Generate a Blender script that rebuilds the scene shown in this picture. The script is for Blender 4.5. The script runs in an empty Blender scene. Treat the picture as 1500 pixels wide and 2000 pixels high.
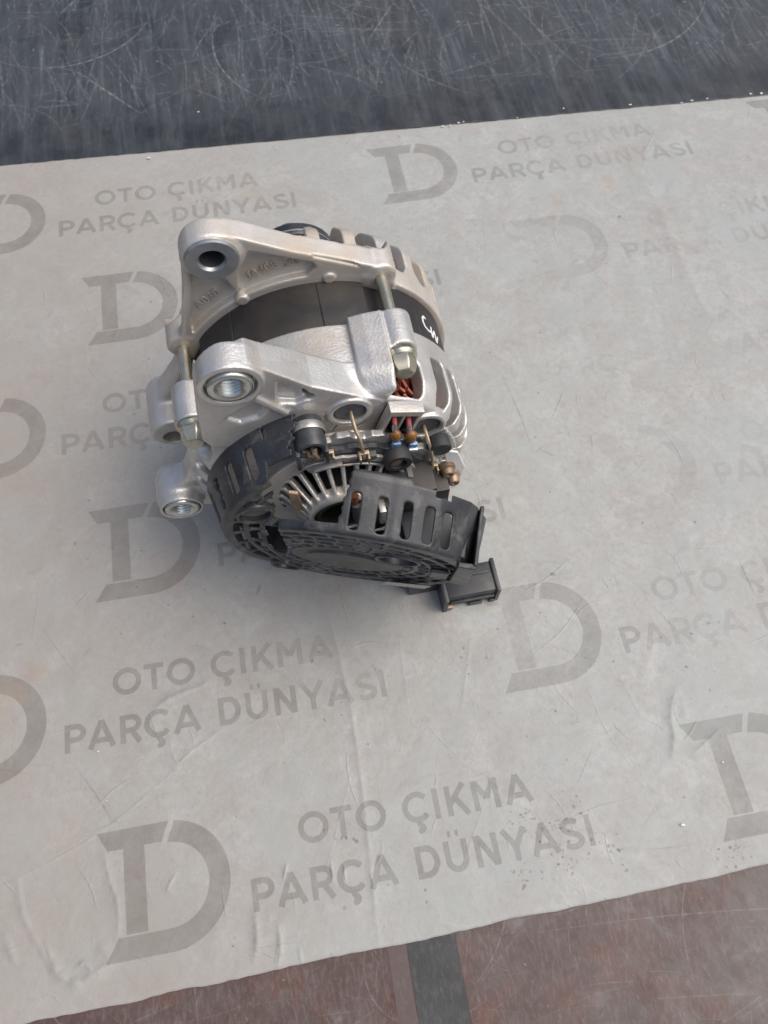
import bpy, bmesh, math, random
import numpy as np
from mathutils import Vector, Matrix
random.seed(7); RNG = np.random.default_rng(11)
scene = bpy.context.scene
COL = scene.collection

# ---------------------------------------------------------------- camera
cam_d = bpy.data.cameras.new('camera'); cam = bpy.data.objects.new('camera', cam_d); COL.objects.link(cam)
rt = Vector((0.98395, -0.178443, 0.000183)); up = Vector((0.158788, 0.876036, 0.455354)); fw = Vector((0.081415, 0.448017, -0.890311))
rt = fw.cross(up).normalized(); up = rt.cross(fw).normalized()
M = Matrix((rt, up, -fw)).transposed().to_4x4(); M.translation = Vector((0.131264, -0.074928, 0.45))
cam.matrix_world = M
cam_d.sensor_fit = 'VERTICAL'; cam_d.sensor_height = 36.0; cam_d.sensor_width = 27.0
cam_d.lens = 36.0*1666.19/2000.0
cam_d.clip_start = 0.01; cam_d.clip_end = 200
cam_d.dof.use_dof = True; cam_d.dof.focus_distance = 0.40; cam_d.dof.aperture_fstop = 22
scene.camera = cam

# ---------------------------------------------------------------- sky, sun, exposure
SUN_EL, SUN_AZ = math.radians(60), math.radians(106)      # azimuth clockwise from +Y
world = bpy.data.worlds.new('World'); scene.world = world; world.use_nodes = True
wn = world.node_tree.nodes; wl = world.node_tree.links
sky = wn.new('ShaderNodeTexSky'); sky.sky_type = 'NISHITA'; sky.sun_disc = False
sky.sun_elevation = SUN_EL; sky.sun_rotation = SUN_AZ
sky.air_density = 0.7; sky.dust_density = 5.0; sky.ozone_density = 0.3
bgn = wn['Background']; bgn.inputs['Strength'].default_value = 0.15
wl.new(sky.outputs[0], bgn.inputs['Color'])
sun_d = bpy.data.lights.new('sun', 'SUN'); sun = bpy.data.objects.new('sun', sun_d); COL.objects.link(sun)
sun_d.energy = 1.3; sun_d.angle = math.radians(75); sun_d.color = (1.0, 1.0, 0.95)
sd = Vector((math.sin(SUN_AZ)*math.cos(SUN_EL), math.cos(SUN_AZ)*math.cos(SUN_EL), math.sin(SUN_EL)))
sun.rotation_euler = (-sd).to_track_quat('-Z', 'Y').to_euler()
scene.view_settings.view_transform = 'Standard'; scene.view_settings.look = 'None'
scene.view_settings.exposure = 0.2; scene.view_settings.gamma = 1.0

# ---------------------------------------------------------------- material helpers
def new_mat(name):
    m = bpy.data.materials.new(name); m.use_nodes = True
    nt = m.node_tree; return m, nt, nt.nodes['Principled BSDF']
def N(nt, t, **kw):
    n = nt.nodes.new(t)
    for k, v in kw.items(): setattr(n, k, v)
    return n
def setin(n, **kw):
    for k, v in kw.items(): n.inputs[k.replace('_', ' ')].default_value = v
def mix(nt, fac, a, b, blend='MIX'):
    n = N(nt, 'ShaderNodeMix', data_type='RGBA', blend_type=blend)
    for i, v in ((0, fac), (6, a), (7, b)):
        if isinstance(v, bpy.types.NodeSocket): nt.links.new(v, n.inputs[i])
        elif i == 0: n.inputs[0].default_value = v
        else: n.inputs[i].default_value = (*v, 1) if len(v) == 3 else v
    return n.outputs[2]
def ramp(nt, src, p0, p1, c0=(0,0,0,1), c1=(1,1,1,1)):
    r = N(nt, 'ShaderNodeValToRGB'); e = r.color_ramp.elements
    e[0].position = p0; e[1].position = p1; e[0].color = c0; e[1].color = c1
    nt.links.new(src, r.inputs[0]); return r.outputs[0]
def noise(nt, scale, detail=4, rough=.55, vec=None, dist=0):
    n = N(nt, 'ShaderNodeTexNoise'); setin(n, Scale=scale, Detail=detail, Roughness=rough, Distortion=dist)
    if vec is not None: nt.links.new(vec, n.inputs['Vector'])
    return n.outputs[0]
def objco(nt, scale=None):
    t = N(nt, 'ShaderNodeTexCoord'); v = t.outputs['Object']
    if scale:
        mp = N(nt, 'ShaderNodeMapping'); mp.inputs['Scale'].default_value = scale
        nt.links.new(v, mp.inputs[0]); v = mp.outputs[0]
    return v
def bump(nt, p, h, strength, dist=.001, prev=None):
    b = N(nt, 'ShaderNodeBump'); b.inputs['Strength'].default_value = strength; b.inputs['Distance'].default_value = dist
    nt.links.new(h, b.inputs['Height'])
    if prev is not None: nt.links.new(prev, b.inputs['Normal'])
    nt.links.new(b.outputs[0], p.inputs['Normal']); return b.outputs[0]
def part_mat(name, base, base2, metallic, rough, rough2, nscale=60, bs=.15, bscale=900, bdist=.0003, dust=None, dust_lo=.5, dust_hi=.7, dscale=30, scratch=0):
    m, nt, p = new_mat(name); v = objco(nt)
    n1 = noise(nt, nscale, 5, .6, v)
    c = mix(nt, ramp(nt, n1, .35, .68), base, base2)
    if dust is not None:
        n2 = noise(nt, dscale, 6, .65, v, .4)
        f = ramp(nt, n2, dust_lo, dust_hi)
        c = mix(nt, f, c, dust)
        mt = N(nt, 'ShaderNodeMath', operation='MULTIPLY_ADD'); nt.links.new(f, mt.inputs[0])
        mt.inputs[1].default_value = -metallic*.8; mt.inputs[2].default_value = metallic
        nt.links.new(mt.outputs[0], p.inputs['Metallic'])
    else: p.inputs['Metallic'].default_value = metallic
    nt.links.new(c, p.inputs['Base Color'])
    rr = N(nt, 'ShaderNodeMapRange'); setin(rr, To_Min=rough, To_Max=rough2)
    nt.links.new(noise(nt, nscale*2.3, 4, .6, v), rr.inputs[0]); nt.links.new(rr.outputs[0], p.inputs['Roughness'])
    if bs:
        nb = bump(nt, p, noise(nt, bscale, 3, .6, v), bs, bdist)
        if scratch:
            vs = objco(nt, (1, .06, 1)); bump(nt, p, noise(nt, 700, 3, .6, vs), scratch, .0003, nb)
    return m

MT = {}
MT['alu'] = part_mat('cast_aluminium', (.64,.63,.60), (.50,.49,.46), .65, .28, .48, 60, .55, 800, .0004, dust=(.38,.31,.235), dust_lo=.53, dust_hi=.74, dscale=26, scratch=.16)
MT['alu_dusty'] = part_mat('dusty_cast_aluminium', (.64,.615,.57), (.52,.485,.43), .55, .35, .56, 55, .45, 900, .0004, dust=(.47,.39,.295), dust_lo=.46, dust_hi=.70, dscale=20)
MT['machined'] = part_mat('machined_aluminium', (.42,.43,.44), (.30,.31,.32), .8, .28, .42, 90, .12, 500, .0002)
MT['bore'] = part_mat('drilled_bore', (.16,.16,.165), (.10,.10,.10), .6, .35, .5, 90, .1, 500, .0002)
MT['zinc'] = part_mat('zinc_plated_steel', (.62,.64,.60), (.50,.53,.49), .9, .22, .36, 70, .05, 400, .0002)
MT['bolt'] = part_mat('yellow_zinc_bolt', (.60,.58,.47), (.42,.40,.31), .9, .2, .42, 80, .08, 400, .0002, dust=(.30,.24,.17), dust_lo=.55, dust_hi=.8, dscale=60)
MT['dark_steel'] = part_mat('blackened_lamination_steel', (.022,.023,.025), (.04,.037,.034), .25, .42, .6, 35, .1, 900, .0002, dust=(.075,.062,.05), dust_lo=.5, dust_hi=.85, dscale=25)
MT['plastic'] = part_mat('black_plastic', (.020,.022,.026), (.060,.066,.074), 0, .30, .5, 38, .2, 700, .0003, dust=(.13,.122,.108), dust_lo=.48, dust_hi=.8, dscale=40)
MT['cover'] = part_mat('scuffed_black_cover_plastic', (.017,.019,.022), (.040,.044,.050), 0, .26, .48, 90, .2, 700, .0003, dust=(.15,.14,.125), dust_lo=.52, dust_hi=.80, dscale=120, scratch=.08)
MT['plastic_dirty'] = part_mat('dusty_black_plastic', (.025,.024,.024), (.045,.04,.037), 0, .38, .55, 60, .12, 900, .0002, dust=(.10,.08,.06), dust_lo=.5, dust_hi=.85, dscale=40)
MT['rubber'] = part_mat('black_rubber', (.02,.021,.023), (.035,.036,.038), 0, .5, .7, 80, .15, 900, .0002, dust=(.09,.085,.08), dust_lo=.55, dust_hi=.9, dscale=70)
MT['copper'] = part_mat('enamelled_copper', (.20,.045,.025), (.11,.022,.015), .5, .22, .4, 160, 0)
MT['bare_copper'] = part_mat('bare_copper', (.75,.33,.17), (.6,.22,.1), .9, .25, .4, 120, 0)
MT['resin'] = part_mat('amber_flux_resin', (.30,.14,.045), (.16,.07,.02), 0, .18, .4, 200, .4, 600, .0006)
MT['solder'] = part_mat('solder', (.72,.74,.78), (.55,.6,.68), .9, .2, .35, 200, .3, 500, .0005)
MT['blue'] = part_mat('blue_lacquered_tab', (.04,.12,.32), (.35,.5,.7), .4, .2, .35, 260, .3, 500, .0005)
MT['red'] = part_mat('red_insulated_wire', (.32,.045,.04), (.4,.10,.09), 0, .35, .5, 200, 0)
MT['diode'] = part_mat('grey_epoxy', (.07,.075,.078), (.11,.11,.108), 0, .5, .65, 90, .2, 600, .0002)
MT['brass'] = part_mat('tarnished_lead', (.42,.36,.27), (.32,.24,.16), .7, .3, .5, 200, .1, 400, .0003, dust=(.30,.17,.09), dust_lo=.5, dust_hi=.8, dscale=120)
MT['rust'] = part_mat('browned_steel', (.38,.29,.21), (.24,.17,.12), .7, .4, .6, 150, .3, 500, .0005)
MT['tin'] = part_mat('silver_plate', (.60,.60,.58), (.45,.44,.42), .75, .28, .45, 80, .15, 500, .0003, dust=(.34,.30,.25), dust_lo=.55, dust_hi=.8, dscale=60)
MT['white'] = part_mat('white_plastic', (.70,.70,.68), (.6,.6,.58), 0, .4, .5, 80, .1)
MT['paintw'] = part_mat('white_marker_paint', (.75,.76,.75), (.6,.6,.6), 0, .5, .6, 120, 0)
MT['label'] = part_mat('yellowed_label', (.42,.40,.34), (.35,.33,.28), 0, .45, .55, 80, .1)
MT['dark'] = part_mat('dark_inner_plastic', (.012,.012,.013), (.02,.02,.02), 0, .5, .7, 80, .1)

# ---------------------------------------------------------------- object helpers
def link(name, me, mat=None, parent=None, kind=None, label=None, smooth=True):
    o = bpy.data.objects.new(name, me); COL.objects.link(o)
    if mat: me.materials.append(mat)
    if parent is not None: o.parent = parent
    if kind: o['kind'] = kind
    if label: o['label'] = label
    return o
class MB:
    """mesh builder, millimetres in, metres out"""
    def __init__(s): s.v = []; s.f = []; s.sm = []
    def add(s, vs, fs, smooth=False):
        o = len(s.v); s.v += [tuple(v) for v in vs]; s.f += [tuple(i+o for i in f) for f in fs]; s.sm += [smooth]*len(fs); return s
    def box(s, c, size, rot=None, ch=0.0):
        hx, hy, hz = [a/2 for a in size]
        bm = bmesh.new(); bmesh.ops.create_cube(bm, size=1)
        for v in bm.verts: v.co = Vector((v.co.x*size[0], v.co.y*size[1], v.co.z*size[2]))
        if ch: bmesh.ops.bevel(bm, geom=list(bm.edges), offset=ch, segments=2, profile=.6, affect='EDGES')
        R = rot if rot is not None else Matrix.Identity(3)
        bm.verts.ensure_lookup_table()
        vs = [R @ v.co + Vector(c) for v in bm.verts]; fs = [[v.index for v in f.verts] for f in bm.faces]; bm.free()
        return s.add(vs, fs, bool(ch))
    def lathe(s, prof, c=(0,0), n=48, closed=False, smooth=True, ph=0, rmod=None):
        """profile [(r,y)...] round the axis x=c0,z=c1 parallel to y"""
        vs = []; m = len(prof)
        for i in range(n):
            a = 2*math.pi*i/n + ph
            for (r, y) in prof:
                rr = r if rmod is None else rmod(r, a)
                vs.append((c[0]+rr*math.sin(a), y, c[1]+rr*math.cos(a)))
        fs = []
        for i in range(n):
            j = (i+1) % n
            for k in range(m if closed else m-1):
                l = (k+1) % m
                fs.append((i*m+k, i*m+l, j*m+l, j*m+k))
        return s.add(vs, fs, smooth)
    def tube(s, pts, r, n=10, cap=True):
        pts = [Vector(p) for p in pts]; rs = r if isinstance(r, (list, tuple)) else [r]*len(pts)
        vs = []; fs = []; pu = None
        for i, p in enumerate(pts):
            t = ((pts[min(i+1, len(pts)-1)]-pts[max(i-1, 0)])).normalized()
            if pu is None: pu = t.orthogonal().normalized()
            else: pu = (pu - t*pu.dot(t)).normalized()
            w = t.cross(pu)
            for k in range(n):
                a = 2*math.pi*k/n; vs.append(p + (pu*math.cos(a)+w*math.sin(a))*rs[i])
        for i in range(len(pts)-1):
            for k in range(n):
                l = (k+1) % n; fs.append((i*n+k, i*n+l, (i+1)*n+l, (i+1)*n+k))
        if cap: fs.append(tuple(range(n-1, -1, -1))); fs.append(tuple((len(pts)-1)*n+k for k in range(n)))
        return s.add(vs, fs, True)
    def build(s, name, mat, parent=None, label=None, kind=None, bevel=0, auto=35, subsurf=0):
        me = bpy.data.meshes.new(name)
        me.from_pydata([(x*.001, y*.001, z*.001) for x, y, z in s.v], [], s.f)
        bm = bmesh.new(); bm.from_mesh(me); bmesh.ops.recalc_face_normals(bm, faces=bm.faces); bm.to_mesh(me); bm.free()
        me.polygons.foreach_set('use_smooth', [True]*len(me.polygons))
        me.set_sharp_from_angle(angle=math.radians(auto))
        o = link(name, me, mat, parent, kind, label)
        if bevel:
            b = o.modifiers.new('edge_round', 'BEVEL'); b.width = bevel*.001; b.segments = 2; b.limit_method = 'ANGLE'; b.angle_limit = math.radians(40)
            b.harden_normals = False
        return o

# ---------------------------------------------------------------- solid modelling by distance field (cast and moulded parts)
class Vol:
    def __init__(s, lo, hi, h):
        s.lo = np.array(lo, np.float32); s.h = h
        s.n = np.ceil((np.array(hi)-np.array(lo))/h).astype(int)+1
        s.F = np.full(tuple(s.n), 9.0, np.float32)
        s.ax = [(s.lo[i] + h*np.arange(s.n[i])).astype(np.float32) for i in range(3)]
    def sl(s, b):
        out = []
        for i in range(3):
            a = 0 if b is None or b[i] is None else max(0, int((b[i][0]-s.lo[i])/s.h))
            e = s.n[i] if b is None or b[i] is None else min(s.n[i], int((b[i][1]-s.lo[i])/s.h)+2)
            out.append(slice(a, e))
        return tuple(out)
    def op(s, fn, mode='u', k=0., b=None):
        sl = s.sl(b)
        X = s.ax[0][sl[0]][:, None, None]; Y = s.ax[1][sl[1]][None, :, None]; Z = s.ax[2][sl[2]][None, None, :]
        d = fn(X, Y, Z); A = s.F[sl]
        if mode == 'u': s.F[sl] = smin(A, d, k)
        elif mode == 's': s.F[sl] = -smin(-A, d, k)
        elif mode == 'i': s.F[sl] = -smin(-A, -d, k)
def smin(a, b, k):
    if k <= 0: return np.minimum(a, b)
    h = np.clip(.5+.5*(b-a)/k, 0, 1)
    return b*(1-h)+a*h-k*h*(1-h)
def smax(a, b, k): return -smin(-a, -b, k)
def cyl(c, r, y0, y1, e=0):
    def f(X, Y, Z):
        d = np.sqrt((X-c[0])**2+(Z-c[1])**2)-r
        return smax(d, np.abs(Y-(y0+y1)/2)-(y1-y0)/2, e)
    return f
def boxf(lo, hi, e=0):
    def f(X, Y, Z):
        dx = np.abs(X-(lo[0]+hi[0])/2)-(hi[0]-lo[0])/2; dy = np.abs(Y-(lo[1]+hi[1])/2)-(hi[1]-lo[1])/2; dz = np.abs(Z-(lo[2]+hi[2])/2)-(hi[2]-lo[2])/2
        return smax(smax(dx, dz, e), dy, e)
    return f
def poly2(pts, X, Z):
    X, Z = np.broadcast_arrays(X, Z); d = np.full(X.shape, 1e9, np.float32); s = np.ones(X.shape, np.float32)
    n = len(pts)
    for i in range(n):
        ax, az = pts[i]; bx, bz = pts[i-1]
        ex, ez = bx-ax, bz-az; wx, wz = X-ax, Z-az
        t = np.clip((wx*ex+wz*ez)/(ex*ex+ez*ez), 0, 1)
        d = np.minimum(d, (wx-ex*t)**2+(wz-ez*t)**2)
        c1 = Z >= az; c2 = Z < bz; c3 = ex*wz > ez*wx
        s = np.where((c1 & c2 & c3) | (~c1 & ~c2 & ~c3), -s, s)
    return np.sqrt(d)*s
def prism(pts, y0, y1, rnd=0, e=0):
    def f(X, Y, Z): return smax(poly2(pts, X, Z)-rnd, np.abs(Y-(y0+y1)/2)-(y1-y0)/2, e)
    return f
def nets(V, name, mat, parent, post=None, label=None, kind=None):
    F = V.F; S = F < 0
    c = np.zeros(tuple(V.n-1), np.int8)
    for dx in (0, 1):
        for dy in (0, 1):
            for dz in (0, 1):
                c += S[dx:V.n[0]-1+dx, dy:V.n[1]-1+dy, dz:V.n[2]-1+dz]
    idx = np.argwhere((c > 0) & (c < 8)); m = len(idx)
    I, J, K = idx.T
    P = np.zeros((m, 3)); cnt = np.zeros(m)
    cor = [(a, b, d) for a in (0, 1) for b in (0, 1) for d in (0, 1)]
    val = {q: F[I+q[0], J+q[1], K+q[2]] for q in cor}
    for q in cor:
        for ax in range(3):
            if q[ax] == 0:
                r = list(q); r[ax] = 1; r = tuple(r)
                a, b = val[q], val[r]; cr = (a < 0) != (b < 0)
                t = np.where(cr, a/np.where(cr, a-b, 1), 0)
                p = np.tile(np.array(q, float), (m, 1)); p[:, ax] += t
                P += p*cr[:, None]; cnt += cr
    P = P/cnt[:, None]+idx
    vid = np.full(tuple(V.n-1), -1, np.int32); vid[I, J, K] = np.arange(m)
    faces = []
    for ax in range(3):
        sa = [slice(1, -1)]*3; sa[ax] = slice(0, -1); sb = list(sa); sb[ax] = slice(1, None)
        A = S[tuple(sa)]; B = S[tuple(sb)]; E = np.argwhere(A != B)
        if not len(E): continue
        off = np.array([1, 1, 1]); off[ax] = 0; G = E+off
        u, w = [(1, 2), (2, 0), (0, 1)][ax]
        def cell(du, dw):
            g = G.copy(); g[:, u] += du; g[:, w] += dw; return vid[g[:, 0], g[:, 1], g[:, 2]]
        q = np.stack([cell(-1, -1), cell(0, -1), cell(0, 0), cell(-1, 0)], 1)
        ins = A[E[:, 0], E[:, 1], E[:, 2]]
        q[~ins] = q[~ins][:, ::-1]; faces.append(q)
    Q = np.concatenate(faces); Q = Q[(Q >= 0).all(1)]
    P = P*V.h+V.lo
    if post is not None: P = post(P)
    me = bpy.data.meshes.new(name)
    me.vertices.add(m); me.vertices.foreach_set('co', (P*.001).astype(np.float32).ravel())
    me.loops.add(len(Q)*4); me.loops.foreach_set('vertex_index', Q.astype(np.int32).ravel())
    me.polygons.add(len(Q)); me.polygons.foreach_set('loop_start', np.arange(0, len(Q)*4, 4, dtype=np.int32))
    me.polygons.foreach_set('use_smooth', np.ones(len(Q), bool))
    me.update(calc_edges=True); me.validate()
    return link(name, me, mat, parent, kind, label)
def sector(phi0, pitch, X, Z):
    phi = np.degrees(np.arctan2(X, Z)); return np.mod(phi-phi0+pitch/2, pitch)-pitch/2

# ---------------------------------------------------------------- letter strokes (geometric sans), cap height 1
def arc(cx, cy, rx, ry, a0, a1, n=14):
    return [(cx+rx*math.cos(math.radians(a0+(a1-a0)*i/n)), cy+ry*math.sin(math.radians(a0+(a1-a0)*i/n))) for i in range(n+1)]
def glyph(ch, t=.19):
    h = t/2; L, w = [], .8
    if ch == 'O': L, w = [arc(.51,.5,.51-h,.5-h+.01,0,360,28)], 1.04
    elif ch in 'CÇ':
        L, w = [arc(.5,.5,.5-h,.5-h+.01,42,318,24)], .94
        if ch == 'Ç': L.append([(.5,-.0),(.5,-.10)]); L.append(arc(.5,-.19,.10,.09,90,-110,8))
    elif ch == 'T': L, w = [[(.02,1-h),(.74,1-h)],[(.38,1-h),(.38,0)]], .78
    elif ch == 'I': L, w = [[(.16,0),(.16,1)]], .36
    elif ch == 'K': L, w = [[(.17,0),(.17,1)],[(.2,.38),(.75,1.02)],[(.4,.58),(.78,-.02)]], .86
    elif ch == 'M': L, w = [[(.17,0),(.17,1)],[(.2,.97),(.53,.38)],[(.53,.38),(.86,.97)],[(.89,0),(.89,1)]], 1.1
    elif ch == 'A': L, w = [[(.08,0),(.47,.96)],[(.86,0),(.47,.96)],[(.2,.27),(.74,.27)]], .96
    elif ch == 'P': L, w = [[(.17,0),(.17,1)],[(.17,1-h),(.44,1-h)]+arc(.44,.67,.27,.33-h,90,-90,10)+[(.44,.34+h),(.17,.34+h)]], .8
    elif ch == 'R': L, w = [[(.17,0),(.17,1)],[(.17,1-h),(.46,1-h)]+arc(.46,.67,.26,.33-h,90,-90,10)+[(.17,.34+h)],[(.5,.38),(.74,-.02)]], .84
    elif ch == 'D': L, w = [[(.17,0),(.17,1)],[(.17,1-h),(.42,1-h)]+arc(.42,.5,.42-h,.5-h,90,-90,16)+[(.17,h)]], .9
    elif ch in 'UÜ':
        L, w = [[(.16,1),(.16,.4)]+arc(.45,.4,.29,.4-h,180,360,12)+[(.74,1)]], .92
        if ch == 'Ü': L += [[(.27,1.2),(.37,1.2)],[(.53,1.2),(.63,1.2)]]
    elif ch == 'N': L, w = [[(.17,0),(.17,1)],[(.2,.96),(.72,.04)],[(.75,0),(.75,1)]], .94
    elif ch == 'Y': L, w = [[(.06,1.0),(.42,.42)],[(.78,1.0),(.42,.42)],[(.42,.45),(.42,0)]], .84
    elif ch == 'S': L, w = [arc(.38,.72,.25,.28-h,35,235,12)+arc(.38,.27,.28,.28-h+.01,60,-145,14)], .76
    elif ch == '1': L, w = [[(.1,.8),(.32,.97),(.32,0)]], .5
    elif ch == '4': L, w = [[(.55,0),(.55,1),(.08,.28),(.75,.28)]], .8
    elif ch == '0': L, w = [arc(.37,.5,.29,.45,0,360,18)], .78
    elif ch == '8': L, w = [arc(.37,.74,.22,.2,0,360,12), arc(.37,.28,.28,.25,0,360,12)], .76
    elif ch == '3': L, w = [arc(.34,.74,.24,.21,150,-90,10)+arc(.34,.28,.28,.25,90,-150,12)], .74
    elif ch == '7': L, w = [[(.06,.95),(.66,.95),(.26,0)]], .72
    elif ch == '6': L, w = [arc(.37,.3,.27,.26,0,360,14),[(.12,.38),(.4,.98)]], .76
    elif ch == 'B': L, w = [[(.15,0),(.15,1)],[(.15,.95),(.4,.95)]+arc(.4,.74,.22,.21,90,-90,8)+[(.15,.53)]+[(.4,.53)]+arc(.4,.27,.28,.24,90,-90,8)+[(.15,.05)]], .8
    elif ch == ' ': L, w = [], .42
    return L, w
def text_strokes(txt, gap=.06):
    out = []; x = 0
    for ch in txt:
        L, w = glyph(ch)
        out += [[(px+x, py) for px, py in s] for s in L]; x += w+gap
    return out, x-gap

# ================================================================ printed sheet on the bench
def seg_dist(X, Y, pts, flat=True):
    """distance to a polyline; flat ends"""
    d = np.full(X.shape, 1e3, np.float32); n = len(pts)-1
    for i in range(n):
        ax, ay = pts[i]; bx, by = pts[i+1]; ex, ey = bx-ax, by-ay; L = math.hypot(ex, ey)
        if L < 1e-9: continue
        ux, uy = ex/L, ey/L
        s = (X-ax)*ux+(Y-ay)*uy; q = np.abs((Y-ay)*ux-(X-ax)*uy)
        o = np.maximum(np.maximum(-s, s-L), 0)
        if flat and i == 0: o = np.where(s < 0, (-s)*50, o)
        if flat and i == n-1: o = np.where(s > L, (s-L)*50, o)
        d = np.minimum(d, np.sqrt(q*q+o*o))
    return d
PX, PYR, PS = 0.670459*.45, 0.202866*.45, -0.195718*.45     # pitch, row pitch, stagger (metres)
def ink_tile():
    W = 2048; H = int(round(W*2*PYR/PX)); img = np.zeros((H, W), np.float32)
    res = PX/W
    def paint(pts, width, ox, oy, flat=True, clip=None):
        xs = [p[0] for p in pts]; ys = [p[1] for p in pts]; m = width+.002
        for wx in (-PX, 0, PX):
            for wy in (-2*PYR, 0, 2*PYR):
                x0 = int((min(xs)+ox+wx-m)/res); x1 = int((max(xs)+ox+wx+m)/res)+1; y0 = int((min(ys)+oy+wy-m)/res); y1 = int((max(ys)+oy+wy+m)/res)+1
                a0, a1, b0, b1 = max(0, x0), min(W, x1), max(0, y0), min(H, y1)
                if a0 >= a1 or b0 >= b1: continue
                X = ((np.arange(a0, a1)+.5)*res-ox-wx)[None, :].astype(np.float32); Y = ((np.arange(b0, b1)+.5)*res-oy-wy)[:, None].astype(np.float32)
                X, Y = np.broadcast_arrays(X, Y)
                if width > 0: d = seg_dist(X, Y, pts, flat)-width/2
                else: d = poly2(pts, X, Y)
                if clip is not None: d = np.maximum(d, clip(X, Y))
                img[b0:b1, a0:a1] = np.maximum(img[b0:b1, a0:a1], np.clip(.5-d/res/1.5, 0, 1))
    U = .45
    for row in (0, 1):
        ox, oy = (PS*row) % PX, PYR*row
        S = lambda L: [(x*U, y*U) for x, y in L]
        paint(S([(0,0),(.079,0),(.0705,-.0205),(.0115,-.0205)]), 0, ox, oy)
        paint(S([(.0285,-.0200),(.0515,-.0200),(.0515,-.1065),(.0285,-.1065)]), 0, ox, oy)
        bowl = [(.060,-.0112)]+arc(.0765,-.0654,.0540,.0542,90,-90,24)+[(.0,-.1196)]
        # keep right of the slanted gap at the top and cut the lower-left tip on a slant
        def cl(X, Y):
            x = X/U; y = Y/U
            top = np.where(y > -.0654, (.0855+(y*.41))-x, -1)
            bot = np.where(y < -.0654, (.0180+(y+.112)*.6)-x, -1)
            return np.maximum(top, bot)*U
        paint(S(bowl), .0226*U, ox, oy, True, cl)
        for txt, x0, x1, base, cap in (('OTO ÇIKMA', .2195, .4845, -.0515, .0325), ('PARÇA DÜNYASI', .160, .5425, -.1090, .0330)):
            st, w = text_strokes(txt)
            sx = (x1-x0)/w
            for s in st: paint([((x0+px*sx)*U, (base+py*cap)*U) for px, py in s], .195*cap*U, ox, oy)
    return img
def to_image(name, chans):
    H, W = chans[0].shape; im = bpy.data.images.new(name, W, H, alpha=False, float_buffer=False)
    im.colorspace_settings.name = 'Non-Color'
    A = np.ones((H, W, 4), np.float32)
    for i, c in enumerate(chans): A[..., i] = np.clip(c, 0, 1)
    im.pixels.foreach_set(A.ravel()); im.update(); im.pack(); return im
ink_im = to_image('print_ink', [ink_tile()]*3)

DARK=[([(0.264, 0.2389), (0.2681, 0.208), (0.27, 0.174)], 0.7, 0.55), ([(0.2716, 0.1748), (0.278, 0.1793)], 0.9, 0.4), ([(0.2745, 0.1762), (0.2825, 0.1699)], 1.6, 0.35), ([(0.3673, 0.0852), (0.3681, 0.0728), (0.3686, 0.0616)], 1.0, 0.6), ([(0.2535, -0.0041), (0.247, -0.0121), (0.2413, -0.0193)], 0.8, 0.4), ([(-0.0092, 0.0343), (0.0008, 0.0184), (0.0094, 0.0024)], 0.8, 0.5), ([(0.2697, 0.0037), (0.2754, -0.0046)], 0.6, 0.35), ([(0.2076, 0.4539), (0.2179, 0.4453)], 1.2, 0.3), ([(0.3337, 0.4035), (0.3402, 0.4104)], 1.2, 0.45), ([(0.1683, 0.0234), (0.1723, 0.0296), (0.1737, 0.023)], 0.5, 0.35), ([(0.3027, -0.0023), (0.301, 0.009), (0.3063, 0.0144)], 0.8, 0.4), ([(0.3053, -0.0148), (0.3212, -0.0056)], 1.0, 0.35), ([(0.0956, 0.119), (0.0918, 0.1117)], 2.2, 0.5), ([(0.0002, 0.0979), (-0.004, 0.0942)], 1.5, 0.3), ([(0.3307, 0.1622), (0.3366, 0.1601)], 1.0, 0.3), ([(0.2221, 0.1655), (0.2278, 0.1626)], 1.5, 0.35), ([(0.3818, 0.1985), (0.3772, 0.1961), (0.3841, 0.2029)], 0.8, 0.5), ([(0.3492, 0.305), (0.3535, 0.2949)], 1.0, 0.3), ([(-0.0412, 0.1063), (-0.0371, 0.1067)], 1.2, 0.45), ([(0.0295, 0.1537), (0.0322, 0.1499)], 0.8, 0.3), ([(0.3651, 0.231), (0.3926, 0.2198)], 0.7, 0.2), ([(0.4277, 0.2814), (0.4318, 0.2678)], 1.2, 0.35), ([(0.2866, 0.3855), (0.2767, 0.3276)], 0.8, 0.2), ([(0.0632, 0.1312), (0.0666, 0.1371)], 0.8, 0.3), ([(0.2054, 0.0651), (0.1999, 0.0232)], 0.8, 0.2), ([(0.4446, 0.3067), (0.4657, 0.2839)], 0.6, 0.12)]
SPECKS=[((0.2122, -0.0311), 10.3, 7.2, 26), ((0.2235, -0.0381), 15.2, 12.8, 30), ((0.2234, -0.0572), 14.9, 11.0, 26), ((0.201, -0.0544), 7.4, 7.0, 22), ((0.2483, -0.0523), 7.5, 10.0, 16), ((0.3078, -0.0631), 6.3, 11.2, 24), ((0.155, -0.0553), 2.4, 4.8, 3), ((0.2298, -0.0343), 15.5, 25.6, 18), ((0.0631, -0.0588), 1.9, 2.8, 3), ((0.1174, -0.0237), 10.2, 7.8, 8), ((0.2906, 0.0852), 4.2, 5.8, 3), ((0.2486, 0.0688), 2.2, 5.0, 4), ((0.2485, 0.0122), 3.8, 4.2, 5), ((0.1397, 0.048), 137.0, 164.4, 60), ((0.3173, 0.161), 93.9, 187.8, 60), ((0.0344, 0.1113), 71.5, 143.0, 40), ((0.0281, 0.2921), 66.9, 167.0, 30), ((0.3635, 0.3716), 111.6, 89.2, 30), ((0.3232, 0.0233), 24.9, 33.2, 14), ((0.1967, 0.052), 22.3, 33.4, 12)]
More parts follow.
